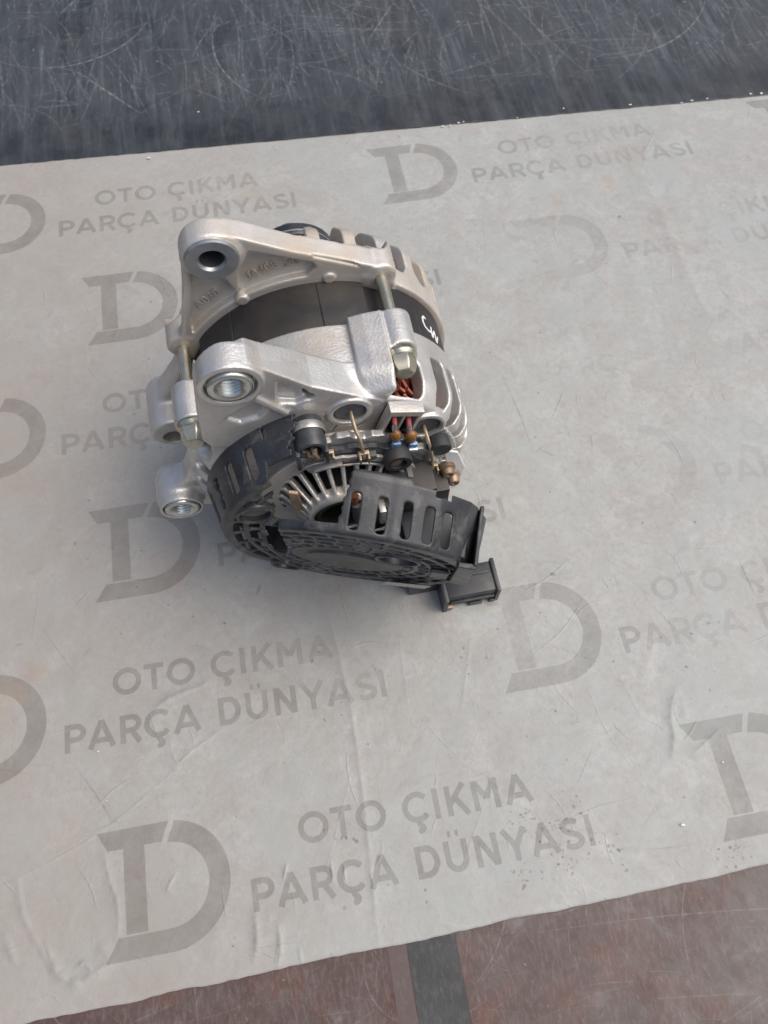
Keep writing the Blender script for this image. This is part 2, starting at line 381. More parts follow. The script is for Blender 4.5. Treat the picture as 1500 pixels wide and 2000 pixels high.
BROWN=[((0.3832, 0.3918), 6.1, 0.45), ((0.3598, 0.3854), 5.3, 0.25), ((0.3404, 0.3784), 6.0, 0.4), ((0.3327, 0.3643), 4.4, 0.3), ((0.1231, 0.4256), 15.0, 0.25), ((-0.0434, 0.0728), 16.3, 0.3), ((-0.0492, 0.2274), 18.8, 0.18), ((-0.0173, -0.0017), 12.7, 0.12), ((0.1354, 0.3725), 10.9, 0.2), ((0.115, 0.4192), 4.5, 0.3), ((0.411, 0.417), 10.1, 0.22), ((0.4041, 0.4016), 7.6, 0.2), ((0.1441, 0.0914), 5.7, 0.18), ((0.1352, 0.1086), 11.6, 0.15), ((0.2161, 0.0861), 8.6, 0.18), ((0.2022, 0.0702), 14.2, 0.12), ((0.0482, 0.147), 14.8, 0.12), ((0.314, -0.0396), 7.8, 0.15), ((0.0713, -0.0031), 3.6, 0.2), ((-0.0129, 0.1614), 7.4, 0.2)]
GREY=[((0.1309, 0.1), 17.3, 0.25), ((0.1083, 0.1041), 17.3, 0.2), ((0.1507, 0.0632), 16.8, 0.12), ((0.0443, 0.1315), 17.5, 0.12), ((0.1949, 0.0437), 21.9, 0.12), ((0.4133, 0.4055), 9.6, 0.25), ((0.4114, 0.3526), 11.1, 0.15), ((0.4132, 0.3028), 10.7, 0.15), ((0.4148, 0.2565), 10.4, 0.15)]
WEAR=[((0.248, 0.2357), 56.0, 1.05), ((0.2818, 0.2094), 51.8, 0.95), ((0.3176, 0.3297), 43.1, 0.75), ((0.3835, 0.4391), 58.6, 0.5), ((0.4315, 0.3438), 55.2, 0.7), ((0.3802, 0.2497), 68.0, 0.85), ((0.31, 0.1586), 53.0, 0.85), ((0.3984, 0.2507), 68.2, 0.62), ((0.3264, 0.2465), 57.2, 0.62), ((0.3921, 0.1855), 74.4, 0.68), ((0.2978, 0.1833), 63.5, 0.66), ((0.3456, 0.1201), 60.7, 0.64), ((0.4453, 0.251), 54.9, 0.5), ((0.3222, 0.3193), 39.1, 0.5), ((0.3959, 0.3762), 45.0, 0.35), ((0.4461, 0.3311), 43.8, 0.45), ((0.2318, 0.0664), 25.5, 0.5), ((0.3381, 0.0562), 42.9, 0.5), ((0.3751, 0.4522), 70.9, 0.3), ((0.0983, 0.4407), 22.6, 0.3), ((0.1393, 0.0624), 16.7, 0.6), ((0.1206, 0.0687), 13.9, 0.4), ((0.1205, 0.1081), 34.7, 0.6), ((0.105, 0.4725), 77.2, 0.25), ((0.0254, 0.2288), 47.6, 0.25), ((0.3189, -0.0119), 34.7, 0.1)]
CREASE=[([(0.1302, 0.0955), (0.1329, 0.0665), (0.1348, 0.035), (0.1328, -0.0168), (0.1292, -0.0762)], 2.2, 0.55), ([(0.406, 0.4013), (0.4114, 0.3526), (0.4101, 0.2939), (0.4118, 0.2483)], 4, -0.5), ([(0.0313, 0.0565), (0.0397, 0.0619), (0.0619, 0.0664)], 2.2, 0.9), ([(0.0325, 0.0535), (0.0422, 0.0587), (0.063, 0.0633)], 1.6, -0.8), ([(-0.0467, -0.0164), (0.0028, -0.0005), (0.0426, 0.025)], 1.0, 0.35), ([(0.0738, -0.0497), (0.0737, -0.0618), (0.0704, -0.0699)], 2.4, 0.9), ([(0.0797, -0.0518), (0.0756, -0.0665)], 2, -0.8), ([(0.084, -0.0571), (0.0841, -0.0659), (0.0812, -0.074)], 2, 0.9), ([(0.0924, -0.0674), (0.0925, -0.075)], 1.5, 0.5), ([(0.091, -0.0309), (0.0889, -0.0375)], 1.2, 0.8), ([(0.1126, -0.0336), (0.1121, -0.0417)], 1, 0.8), ([(0.1186, -0.0359), (0.1182, -0.0433)], 1, 0.8), ([(0.1307, -0.0405), (0.1311, -0.0487)], 1.2, 0.8), ([(-0.0382, -0.0145), (-0.0356, -0.0309), (-0.0295, -0.0431), (-0.019, -0.0601)], 2.5, 0.6), ([(-0.0438, -0.0383), (-0.0389, -0.0501)], 3, 0.7), ([(-0.0248, -0.044), (-0.0201, -0.0578), (-0.0109, -0.0647), (-0.0014, -0.0611), (0.0046, -0.058)], 3, 0.9), ([(0.0037, -0.0103), (0.0058, -0.0225), (0.0096, -0.0323), (0.009, -0.0479)], 2, 0.6), ([(-0.0107, -0.0573), (-0.0072, -0.0558), (-0.0037, -0.0597)], 2, 0.9), ([(0.036, -0.0337), (0.0324, -0.0319), (0.0378, -0.0248)], 1.4, 0.6), ([(0.0384, 0.0416), (0.0413, 0.0252), (0.0483, 0.0318), (0.0649, 0.0395)], 1.1, 0.5), ([(0.3053, 0.0166), (0.2991, 0.0052), (0.2982, -0.0055), (0.2932, -0.0153)], 2.4, 0.8), ([(0.3074, 0.0176), (0.3063, 0.0039)], 2, -0.7), ([(0.3035, -0.0158), (0.3225, -0.0059)], 2, 0.5), ([(0.1666, 0.0722), (0.164, 0.0297)], 1.5, 0.2), ([(0.3042, 0.2296), (0.2668, 0.2161)], 1, 0.2), ([(0.2061, 0.068), (0.1906, 0.0249)], 1.5, 0.25), ([(0.0576, 0.1164), (0.0696, 0.0898)], 1, 0.2), ([(0.0195, -0.0203), (0.026, -0.0353)], 1, 0.2), ([(-0.0037, -0.0565), (0.0012, -0.0509), (0.0038, -0.06)], 2.4, -0.7), ([(0.2787, 0.0371), (0.2846, 0.0023)], 1.3, 0.25), ([(0.2717, 0.0622), (0.2924, 0.0346)], 1.2, 0.2), ([(0.1305, 0.009), (0.1107, -0.0345)], 1, 0.2), ([(0.0313, 0.0116), (-0.0346, -0.0105)], 0.8, 0.2), ([(0.1943, -0.0179), (0.1742, -0.0483)], 0.8, 0.2), ([(0.3149, 0.076), (0.3287, 0.0549)], 1.2, 0.25)]

MX0, MX1, MY0, MY1 = -.16, .66, -.085, .50
MW = 2304; MR = (MX1-MX0)/MW; MH = int((MY1-MY0)/MR)
def splat(img, x, y, r, s, mode='max', soft=1.0):
    i0, i1 = int((x-r*2-MX0)/MR), int((x+r*2-MX0)/MR)+2; j0, j1 = int((y-r*2-MY0)/MR), int((y+r*2-MY0)/MR)+2
    i0, j0 = max(i0, 0), max(j0, 0); i1, j1 = min(i1, MW), min(j1, MH)
    if i0 >= i1 or j0 >= j1: return
    X = MX0+(np.arange(i0, i1)+.5)*MR-x; Y = MY0+(np.arange(j0, j1)+.5)*MR-y
    d2 = (X[None, :]**2+Y[:, None]**2)/(r*r)
    g = s*np.exp(-d2*1.2) if soft else s*np.clip((1-np.sqrt(d2))*r/MR+.5, 0, 1)
    img[j0:j1, i0:i1] = np.maximum(img[j0:j1, i0:i1], g) if mode == 'max' else img[j0:j1, i0:i1]+g
def stroke(img, pts, w, s, mode='max', taper=True, wob=0.):
    # smooth the path, then stamp along it
    P = [np.array(p) for p in pts]
    for _ in range(2):
        Q = [P[0]]
        for a, b in zip(P[:-1], P[1:]): Q += [a*.75+b*.25, a*.25+b*.75]
        P = Q+[P[-1]]
    tot = sum(np.linalg.norm(b-a) for a, b in zip(P[:-1], P[1:])); acc = 0
    for a, b in zip(P[:-1], P[1:]):
        L = np.linalg.norm(b-a); n = max(1, int(L/(max(w, MR)*.5)))
        for k in range(n):
            t = (acc+L*k/n)/max(tot, 1e-9); e = math.sin(math.pi*min(max(t, .03), .97))**.5 if taper else 1
            p = a+(b-a)*k/n
            splat(img, p[0]+wob*math.sin(t*23), p[1]+wob*math.cos(t*17), max(w*(.6+.4*e), MR*.7), s*e*(.75+.25*math.sin(t*41+pts[0][0]*900)), mode)
        acc += L
dark = np.zeros((MH, MW), np.float32); brown = dark.copy(); wear = dark.copy(); relief = np.full((MH, MW), .5, np.float32)
rl = np.zeros((MH, MW), np.float32)
for pts, w, s in DARK: stroke(dark, pts, w*.0005, s*1.1)
for (x, y), ax, ay, n in SPECKS:
    for _ in range(n):
        gx = x+RNG.normal()*ax*.0005; gy = y+RNG.normal()*ay*.0005
        r = abs(RNG.normal())*.0003+.00018; s = RNG.uniform(.3, .85)
        splat(dark, gx, gy, r*.9, s, 'max', 0)
        if RNG.random() < .5: splat(dark, gx+r*RNG.uniform(-1.3, 1.3), gy+r*RNG.uniform(-1.3, 1.3), r*.75, s*.9, 'max', 0)
for (x, y), r, s in BROWN:
    for _ in range(5): splat(brown, x+RNG.normal()*r*.0004, y+RNG.normal()*r*.0004, r*.001*RNG.uniform(.3, .8), s*.75, 'max')
for (x, y), r, s in GREY:
    for _ in range(4): splat(dark, x+RNG.normal()*r*.0005, y+RNG.normal()*r*.0005, r*.001*RNG.uniform(.4, .9), s*.28, 'max')
for (x, y), r, s in WEAR: splat(wear, x, y, r*.00125, s*1.5, 'max')
for pts, w, s in CREASE: stroke(rl, pts, w*.0007, s*.5, 'add' if False else 'max') if s > 0 else stroke(dark, pts, w*.0006, .12)
for _ in range(520):      # faint random hairline creases and scuffs
    x, y = RNG.uniform(MX0, MX1), RNG.uniform(MY0, MY1); a = RNG.normal()*.5+(1.9 if RNG.random() < .6 else .3); L = RNG.exponential(.014)+.003
    b = a+RNG.normal()*.35
    stroke(rl, [(x, y), (x+L*.5*math.cos(a), y+L*.5*math.sin(a)), (x+L*.5*(math.cos(a)+math.cos(b)), y+L*.5*(math.sin(a)+math.sin(b)))], .0004, RNG.uniform(.05, .3))
for _ in range(160):
    x, y = RNG.uniform(MX0, MX1), RNG.uniform(MY0, MY1); a = RNG.uniform(0, 6.3); L = RNG.exponential(.008)+.002
    stroke(dark, [(x, y), (x+L*math.cos(a), y+L*math.sin(a))], .00035, RNG.uniform(.05, .3))
marks_im = to_image('sheet_marks', [dark, brown, wear])
relief_im = to_image('sheet_relief', [rl, rl, rl])

def value_noise(X, Y, cell, seed):
    r = np.random.default_rng(seed); G = r.random((256, 256)).astype(np.float32)
    x = X/cell+50.3; y = Y/cell+31.7; i = np.floor(x).astype(int); j = np.floor(y).astype(int); u = x-i; v = y-j
    u = u*u*(3-2*u); v = v*v*(3-2*v); g = lambda a, b: G[a % 256, b % 256]
    return (g(i, j)*(1-u)+g(i+1, j)*u)*(1-v)+(g(i, j+1)*(1-u)+g(i+1, j+1)*u)*v
def grid_mesh(name, xs, ys, zf, parent=None):
    X, Y = np.meshgrid(xs, ys); Zv, X, Y = zf(X, Y)
    V = np.stack([X, Y, Zv], -1).reshape(-1, 3).astype(np.float32); nx, ny = len(xs), len(ys)
    I = (np.arange(ny-1)[:, None]*nx+np.arange(nx-1)[None, :]).ravel()
    Q = np.stack([I, I+1, I+nx+1, I+nx], 1).astype(np.int32)
    me = bpy.data.meshes.new(name); me.vertices.add(len(V)); me.vertices.foreach_set('co', V.ravel())
    me.loops.add(len(Q)*4); me.loops.foreach_set('vertex_index', Q.ravel()); me.polygons.add(len(Q)); me.polygons.foreach_set('loop_start', np.arange(0, len(Q)*4, 4, dtype=np.int32))
    me.polygons.foreach_set('use_smooth', np.ones(len(Q), bool)); me.update(calc_edges=True)
    return me
def top_edge(x): return .4828-.0455*(x-.05)+.0009*np.sin(x*37)*0
def bot_edge(x): return -.0760+.0095*(x+.045)*.9
def sheet_z(X, Y):
    t = (Y-MY0)/(MY1-MY0)
    # follow the real cut edges
    y0 = bot_edge(X)+.0006*(value_noise(X, Y*0, .004, 5)-.5)+.0012*(value_noise(X, Y*0, .02, 6)-.5); y1 = top_edge(X)+.0010*(value_noise(X, Y*0, .006, 7)-.5)
    Y2 = y0+(y1-y0)*t
    z = .0009+.0016*(value_noise(X, Y2, .11, 1)-.5)+.0008*(value_noise(X, Y2, .04, 2)-.5)+.0003*(value_noise(X, Y2, .012, 3)-.5)+.00012*(value_noise(X, Y2, .004, 4)-.5)
    # long fold and the tented wrinkles
    for pts, w, s in CREASE:
        P = np.array(pts); 
        for a, b in zip(P[:-1], P[1:]):
            e = b-a; L2 = (e**2).sum(); tt = np.clip(((X-a[0])*e[0]+(Y2-a[1])*e[1])/L2, 0, 1)
            d = np.hypot(X-a[0]-e[0]*tt, Y2-a[1]-e[1]*tt)
            ww = max(.0016, w*.0011); zz = abs(s)*ww*.22*np.exp(-(d/ww)**2)
            z = np.maximum(z, z*0+z+zz*.8)
    edge = np.minimum(t, 1-t); k = np.clip(edge/.03, 0, 1)
    z = .0006+(z-.0006)*(.25+.75*k)
    return np.maximum(z, .00035), X, Y2
me = grid_mesh('printed_sheet', np.linspace(MX0, MX1, 560), np.linspace(MY0, MY1, 420), sheet_z)
uv = me.uv_layers.new(name='UVMap')
co = np.empty(len(me.vertices)*3, np.float32); me.vertices.foreach_get('co', co); co = co.reshape(-1, 3)
li = np.empty(len(me.loops), np.int32); me.loops.foreach_get('vertex_index', li)
m, nt, p = new_mat('printed_paper')
tc = N(nt, 'ShaderNodeTexCoord'); sx = N(nt, 'ShaderNodeSeparateXYZ'); nt.links.new(tc.outputs['Object'], sx.inputs[0])
def uvmap(x0, sxl, y0, syl):
    cb = N(nt, 'ShaderNodeCombineXYZ')
    for i, (o, l) in enumerate(((x0, sxl), (y0, syl))):
        mm_ = N(nt, 'ShaderNodeMath', operation='MULTIPLY_ADD'); nt.links.new(sx.outputs[i], mm_.inputs[0]); mm_.inputs[1].default_value = 1/l; mm_.inputs[2].default_value = -o/l
        nt.links.new(mm_.outputs[0], cb.inputs[i])
    return cb.outputs[0]
ti = N(nt, 'ShaderNodeTexImage', image=ink_im, extension='REPEAT', interpolation='Linear'); nt.links.new(uvmap(0, PX, 0, 2*PYR), ti.inputs[0])
tm = N(nt, 'ShaderNodeTexImage', image=marks_im, extension='EXTEND'); nt.links.new(uvmap(MX0, MX1-MX0, MY0, MY0+MH*MR-MY0), tm.inputs[0])
tr = N(nt, 'ShaderNodeTexImage', image=relief_im, extension='EXTEND', interpolation='Cubic'); nt.links.new(uvmap(MX0, MX1-MX0, MY0, MH*MR), tr.inputs[0])
sm = N(nt, 'ShaderNodeSeparateColor'); nt.links.new(tm.outputs[0], sm.inputs[0])
v = tc.outputs['Object']
base = mix(nt, ramp(nt, noise(nt, 9, 5, .6, v, .6), .3, .7), (.400,.418,.395), (.345,.356,.334))
base = mix(nt, ramp(nt, noise(nt, 26, 6, .65, v, .8), .43, .74), base, (.34,.33,.31))
base = mix(nt, ramp(nt, noise(nt, 75, 6, .7, v, .5), .42, .74, (0,0,0,1), (.62,.62,.62,1)), base, (.325,.315,.30))
base = mix(nt, ramp(nt, noise(nt, 42, 5, .65, v, .8), .50, .72, (0,0,0,1), (.5,.5,.5,1)), base, (.50,.51,.50))
vf = objco(nt, (900, 260, 1)); base = mix(nt, ramp(nt, noise(nt, 1.0, 4, .7, vf), .40, .75, (0,0,0,1), (.55,.55,.55,1)), base, (.31,.30,.285))
base = mix(nt, ramp(nt, noise(nt, 260, 5, .75, v, .3), .44, .75, (0,0,0,1), (.6,.6,.6,1)), base, (.27,.26,.245))
base = mix(nt, ramp(nt, noise(nt, 17, 5, .65, v, 1.2), .46, .68, (0,0,0,1), (.7,.7,.7,1)), base, (.335,.365,.35))
base = mix(nt, ramp(nt, noise(nt, 33, 6, .7, v, 2.2), .56, .72, (0,0,0,1), (.55,.55,.55,1)), base, (.27,.265,.245))
vt = N(nt, 'ShaderNodeMapping'); vt.inputs['Scale'].default_value = (30, 4, 1); nt.links.new(v, vt.inputs[0])
base = mix(nt, ramp(nt, noise(nt, 3, 5, .7, vt.outputs[0], .5), .5, .75, (0,0,0,1), (.35,.35,.35,1)), base, (.36,.335,.31))
# brownish dirt and painted light falloff, darkening the sheet towards its left end
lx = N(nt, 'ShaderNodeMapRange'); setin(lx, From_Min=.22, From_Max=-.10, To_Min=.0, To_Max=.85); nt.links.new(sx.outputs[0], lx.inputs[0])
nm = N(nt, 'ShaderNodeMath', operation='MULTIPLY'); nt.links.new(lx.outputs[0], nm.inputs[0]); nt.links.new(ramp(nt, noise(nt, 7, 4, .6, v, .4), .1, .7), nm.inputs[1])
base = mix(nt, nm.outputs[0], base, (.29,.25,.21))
# ink, worn away
wr = N(nt, 'ShaderNodeMath', operation='MULTIPLY_ADD'); nt.links.new(sm.outputs[2], wr.inputs[0]); wr.inputs[1].default_value = -.86; wr.inputs[2].default_value = .95
n3 = ramp(nt, noise(nt, 60, 6, .75, v, .3), .25, .62, (.55,.55,.55,1), (1,1,1,1))
w2 = N(nt, 'ShaderNodeMath', operation='MULTIPLY'); nt.links.new(wr.outputs[0], w2.inputs[0]); nt.links.new(n3, w2.inputs[1])
w3 = N(nt, 'ShaderNodeMath', operation='MULTIPLY', use_clamp=True); nt.links.new(w2.outputs[0], w3.inputs[0]); nt.links.new(ti.outputs[0], w3.inputs[1])
inked = mix(nt, 1.0, base, (.66,.645,.63), 'MULTIPLY')
base = mix(nt, w3.outputs[0], base, inked)
base = mix(nt, sm.outputs[1], base, (.33,.22,.12))
dk = N(nt, 'ShaderNodeMath', operation='MULTIPLY'); nt.links.new(sm.outputs[0], dk.inputs[0]); dk.inputs[1].default_value = .85
base = mix(nt, dk.outputs[0], base, (.085,.075,.065))
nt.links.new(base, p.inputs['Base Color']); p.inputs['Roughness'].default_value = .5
p.inputs['Specular IOR Level'].default_value = .35
b1 = bump(nt, p, tr.outputs[0], 1.0, .0012)
b2 = bump(nt, p, noise(nt, 80, 6, .7, v, .6), .30, .0012, b1)
bump(nt, p, noise(nt, 420, 4, .7, v), .35, .0004, b2)
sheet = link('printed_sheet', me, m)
so = sheet.modifiers.new('thickness', 'SOLIDIFY'); so.thickness = .00025; so.offset = -1
sheet['label'] = 'worn off-white printed sheet with grey OTO ÇIKMA PARÇA DÜNYASI lettering under the alternator'; sheet['category'] = 'printed sheet'

# ---------------------------------------------------------------- black slab above the sheet, red-brown bench below it
def scratch_img(name, W, H, n, seed, lean, wd=1):
    r = np.random.default_rng(seed); im = np.zeros((H, W), np.float32)
    def run(x, y, a, L, k, s, w):
        m_ = int(L); t = np.arange(m_); ang = a+k*t/max(m_, 1); xs = x+np.cumsum(np.cos(ang)); ys = y+np.cumsum(np.sin(ang))
        prof = np.sin(np.pi*np.clip(t/max(m_-1, 1), .02, .98))**.6*s*(.6+.4*np.sin(t*.21+x)*np.sin(t*.033+y))
        for o in range(-w, w+1):
            xi = (xs+o*np.sin(a)).astype(int); yi = (ys-o*np.cos(a)).astype(int); ok = (xi >= 0) & (xi < W) & (yi >= 0) & (yi < H)
            np.maximum.at(im, (yi[ok], xi[ok]), prof[ok]*(1-abs(o)/(w+1)))
    for _ in range(n):
        q = r.random()
        a = r.normal(math.pi/2, .25) if q < lean else (r.normal(.0, .18) if q < lean+.22 else r.uniform(0, 6.3))
        run(r.uniform(0, W), r.uniform(0, H), a, r.exponential(90)+12, r.normal(0, .35), r.uniform(.08, .42), wd-1 if r.random() < .6 else wd)
    for _ in range(26): run(r.uniform(0, W), r.uniform(0, H), r.uniform(0, 6.3), r.exponential(260)+120, r.normal(0, .8), r.uniform(.4, .85), wd)
    for _ in range(90): run(r.uniform(0, W), r.uniform(0, H), r.uniform(0, 6.3), r.uniform(3, 14), 0, r.uniform(.5, 1), wd)
    return im
sc = scratch_img('a', 2048, 1024, 1900, 3, .6, 3)
slab_im = to_image('slab_scratches', [sc]*3)
sc2 = scratch_img('b', 2048, 512, 900, 9, .6); bench_im = to_image('bench_scratches', [sc2]*3)

m, nt, p = new_mat('scratched_black_laminate'); v = objco(nt)
tx = N(nt, 'ShaderNodeTexImage', image=slab_im, extension='REPEAT'); mp = N(nt, 'ShaderNodeMapping'); mp.inputs['Scale'].default_value = (1/.62, 1/.31, 1)
mp.inputs['Location'].default_value = (.1, .45, 0)
nt.links.new(v, mp.inputs[0]); nt.links.new(mp.outputs[0], tx.inputs[0])
c = mix(nt, ramp(nt, noise(nt, 8, 5, .6, v, .5), .3, .7), (.008,.010,.012), (.020,.024,.027))
c = mix(nt, ramp(nt, noise(nt, 40, 6, .7, v, .6), .4, .75, (0,0,0,1), (.6,.6,.6,1)), c, (.070,.077,.081))
vv = objco(nt, (60, 5, 1)); c = mix(nt, ramp(nt, noise(nt, 2.2, 5, .7, vv), .45, .75, (0,0,0,1), (.6,.6,.6,1)), c, (.085,.094,.099))
c = mix(nt, ramp(nt, noise(nt, 5, 3, .6, v, .6), .52, .75, (0,0,0,1), (.4,.4,.4,1)), c, (.060,.048,.042))
sxx = N(nt, 'ShaderNodeSeparateXYZ'); nt.links.new(v, sxx.inputs[0])
lw = N(nt, 'ShaderNodeMath', operation='MULTIPLY_ADD'); nt.links.new(sxx.outputs[0], lw.inputs[0]); lw.inputs[1].default_value = .0455; nt.links.new(sxx.outputs[1], lw.inputs[2])
sf = N(nt, 'ShaderNodeMapRange'); setin(sf, From_Min=.51, From_Max=.55, To_Min=.12, To_Max=1.0); nt.links.new(lw.outputs[0], sf.inputs[0])
hz = N(nt, 'ShaderNodeMath', operation='MULTIPLY'); nt.links.new(sf.outputs[0], hz.inputs[0]); vz = objco(nt, (26, 9, 1)); nt.links.new(ramp(nt, noise(nt, 1.0, 6, .7, vz, 1.2), .35, .72), hz.inputs[1])
c = mix(nt, hz.outputs[0], c, (.055,.062,.066))
v5 = objco(nt, (160, 14, 1)); h5 = N(nt, 'ShaderNodeMath', operation='MULTIPLY'); nt.links.new(sf.outputs[0], h5.inputs[0]); nt.links.new(ramp(nt, noise(nt, 1.0, 5, .7, v5, .4), .52, .78), h5.inputs[1])
c = mix(nt, h5.outputs[0], c, (.11,.122,.13))
sm2 = N(nt, 'ShaderNodeMath', operation='MULTIPLY'); nt.links.new(tx.outputs[0], sm2.inputs[0]); nt.links.new(sf.outputs[0], sm2.inputs[1])
c = mix(nt, sm2.outputs[0], c, (.29,.31,.325))
nt.links.new(c, p.inputs['Base Color'])
rg = ramp(nt, noise(nt, 25, 5, .65, v), .3, .7, (.36,.36,.36,1), (.55,.55,.55,1)); nt.links.new(rg, p.inputs['Roughness'])
bump(nt, p, noise(nt, 90, 5, .7, vv), .1, .0005)
slab = MB(); xs = (-900, 1500)
T = lambda x: float(top_edge(x/1000))*1000
slab.add([(xs[0], T(xs[0]), .3),(xs[1], T(xs[1]), .3),(xs[1], T(xs[1])+900, .3),(xs[0], T(xs[0])+900, .3),
          (xs[0], T(xs[0]), 1.2),(xs[1], T(xs[1]), 1.2),(xs[1], T(xs[1])+900, 1.2),(xs[0], T(xs[0])+900, 1.2)],
         [(0,1,2,3),(4,5,6,7),(0,1,5,4),(1,2,6,5),(2,3,7,6),(3,0,4,7)])
so = slab.build('black_slab', m, bevel=.8)
so['label'] = 'scratched black laminate slab lying along the far edge of the printed sheet'; so['category'] = 'slab'

m, nt, p = new_mat('worn_red_brown_bench_paint'); v = objco(nt)
tx = N(nt, 'ShaderNodeTexImage', image=bench_im, extension='REPEAT'); mp = N(nt, 'ShaderNodeMapping'); mp.inputs['Scale'].default_value = (1/.5, 1/.125, 1)
nt.links.new(v, mp.inputs[0]); nt.links.new(mp.outputs[0], tx.inputs[0])
c = mix(nt, ramp(nt, noise(nt, 14, 6, .7, v, .6), .35, .65), (.062,.024,.018), (.072,.048,.041))
c = mix(nt, ramp(nt, noise(nt, 30, 6, .75, v, .4), .45, .68), c, (.09,.066,.058))
wx = N(nt, 'ShaderNodeSeparateXYZ'); nt.links.new(v, wx.inputs[0]); wm = N(nt, 'ShaderNodeMapRange'); setin(wm, From_Min=.14, From_Max=.30, To_Min=0, To_Max=.75); nt.links.new(wx.outputs[0], wm.inputs[0])
w4 = N(nt, 'ShaderNodeMath', operation='MULTIPLY'); nt.links.new(wm.outputs[0], w4.inputs[0]); nt.links.new(ramp(nt, noise(nt, 24, 6, .75, v, .6), .3, .6), w4.inputs[1]); c = mix(nt, w4.outputs[0], c, (.15,.137,.128))
c = mix(nt, ramp(nt, noise(nt, 16, 6, .7, v, .3), .52, .74, (0,0,0,1), (.7,.7,.7,1)), c, (.16,.055,.035))
v7 = objco(nt, (520, 170, 1)); c = mix(nt, ramp(nt, noise(nt, 1.0, 5, .75, v7, .2), .48, .8, (0,0,0,1), (.6,.6,.6,1)), c, (.19,.17,.162))
c = mix(nt, ramp(nt, noise(nt, 60, 4, .6, v, .2), .58, .78, (0,0,0,1), (.45,.45,.45,1)), c, (.25,.24,.23))
c = mix(nt, ramp(nt, noise(nt, 26, 5, .7, v, .3), .58, .8, (0,0,0,1), (.7,.7,.7,1)), c, (.07,.062,.058))
hs = N(nt, 'ShaderNodeMath', operation='MULTIPLY'); nt.links.new(tx.outputs[0], hs.inputs[0]); hs.inputs[1].default_value = .55
c = mix(nt, hs.outputs[0], c, (.42,.39,.37))
nt.links.new(c, p.inputs['Base Color']); nt.links.new(ramp(nt, noise(nt, 40, 5, .7, v), .3, .7, (.5,.5,.5,1), (.72,.72,.72,1)), p.inputs['Roughness'])
bump(nt, p, noise(nt, 160, 6, .75, v), .3, .0006)
b = MB(); b.box((300, 200, -20), (3400, 3000, 40))
bench = b.build('bench_top', m, kind='structure', bevel=2)
bench['label'] = 'worn red-brown painted bench top under the printed sheet'
def stripe_mat(name, a, a2):
    m, nt, p = new_mat(name); v = objco(nt)
    c = mix(nt, ramp(nt, noise(nt, 30, 6, .75, v, .4), .35, .65), a, a2)
    v8 = objco(nt, (520, 170, 1)); c = mix(nt, ramp(nt, noise(nt, 1.0, 5, .8, v8), .5, .8, (0,0,0,1), (.5,.5,.5,1)), c, (.15,.15,.147))
    nt.links.new(c, p.inputs['Base Color']); p.inputs['Roughness'].default_value = .5
    bump(nt, p, noise(nt, 200, 6, .75, v), .3, .0005); return m
def strip(name, xa0, xa1, xb0, xb1, y0, y1, z, mat, label):
    b = MB(); b.add([(xb0,y1,z),(xb1,y1,z),(xa1,y0,z),(xa0,y0,z),(xb0,y1,z+.5),(xb1,y1,z+.5),(xa1,y0,z+.5),(xa0,y0,z+.5)],
                    [(0,1,2,3),(4,5,6,7),(0,1,5,4),(1,2,6,5),(2,3,7,6),(3,0,4,7)])
    return b.build(name, mat, bench, label=label)
strip('painted_stripe', 137, 162, 142.5, 166, -600, -20, -.3, stripe_mat('black_stripe_paint', (.016,.018,.018), (.034,.036,.036)), 'black stripe on the bench')
strip('painted_stripe', 128.5, 136.6, 133.3, 142.2, -600, -20, -.38, stripe_mat('pale_stripe_paint', (.085,.058,.052), (.07,.045,.04)), 'pale reddish stripe beside the black one')

# chips of torn paper and swarf lying on and beside the sheet
cm = part_mat('paper_crumb', (.7,.68,.64), (.55,.53,.5), 0, .6, .7, 200, 0)
crumbs = MB()
def chip(x, y, z, s, seed):
    r = random.Random(seed); n = 6; vs = []
    for lay in (0, 1):
        for k in range(n):
            a = 2*math.pi*k/n; q = s*r.uniform(.6, 1.2); vs.append((x+q*math.cos(a), y+q*.6*math.sin(a), z+lay*s*.35+r.uniform(0, .2)*s))
    crumbs.add(vs, [tuple(range(n)), tuple(range(n, 2*n))]+[(k, (k+1) % n, n+(k+1) % n, n+k) for k in range(n)])
CR=[(0.0521, 0.4753, 1.3), (0.2873, -0.0477, 1.2), (0.4115, 0.2774, 0.6), (0.2888, 0.4719, 1.0), (0.2762, 0.4701, 1.2), (0.2815, 0.4703, 1.0), (0.2929, 0.4723, 0.8), (0.0134, 0.4751, 0.7), (0.4656, 0.4632, 1.2), (0.4743, 0.464, 1.4), (0.487, 0.4642, 1.0), (0.5227, 0.4632, 1.3), (0.5309, 0.4623, 1.6), (0.3729, 0.4733, 1.0), (0.3349, 0.4695, 0.8), (0.0024, 0.0404, 0.7), (0.0058, 0.015, 0.6), (0.3178, -0.0223, 0.6), (0.0926, 0.5199, 1), (0.2415, 0.4665, 0.9), (0.4253, 0.468, 1.2), (0.1473, 0.4693, 0.6)]

for i, (x, y, s) in enumerate(CR): chip(x*1000, y*1000, 1.3 if y > .46 else 1.3, s, i)
co_ = crumbs.build('crumbs', cm, kind='stuff'); co_['label'] = 'tiny white crumbs and paper chips scattered on the sheet'; co_['category'] = 'crumbs'

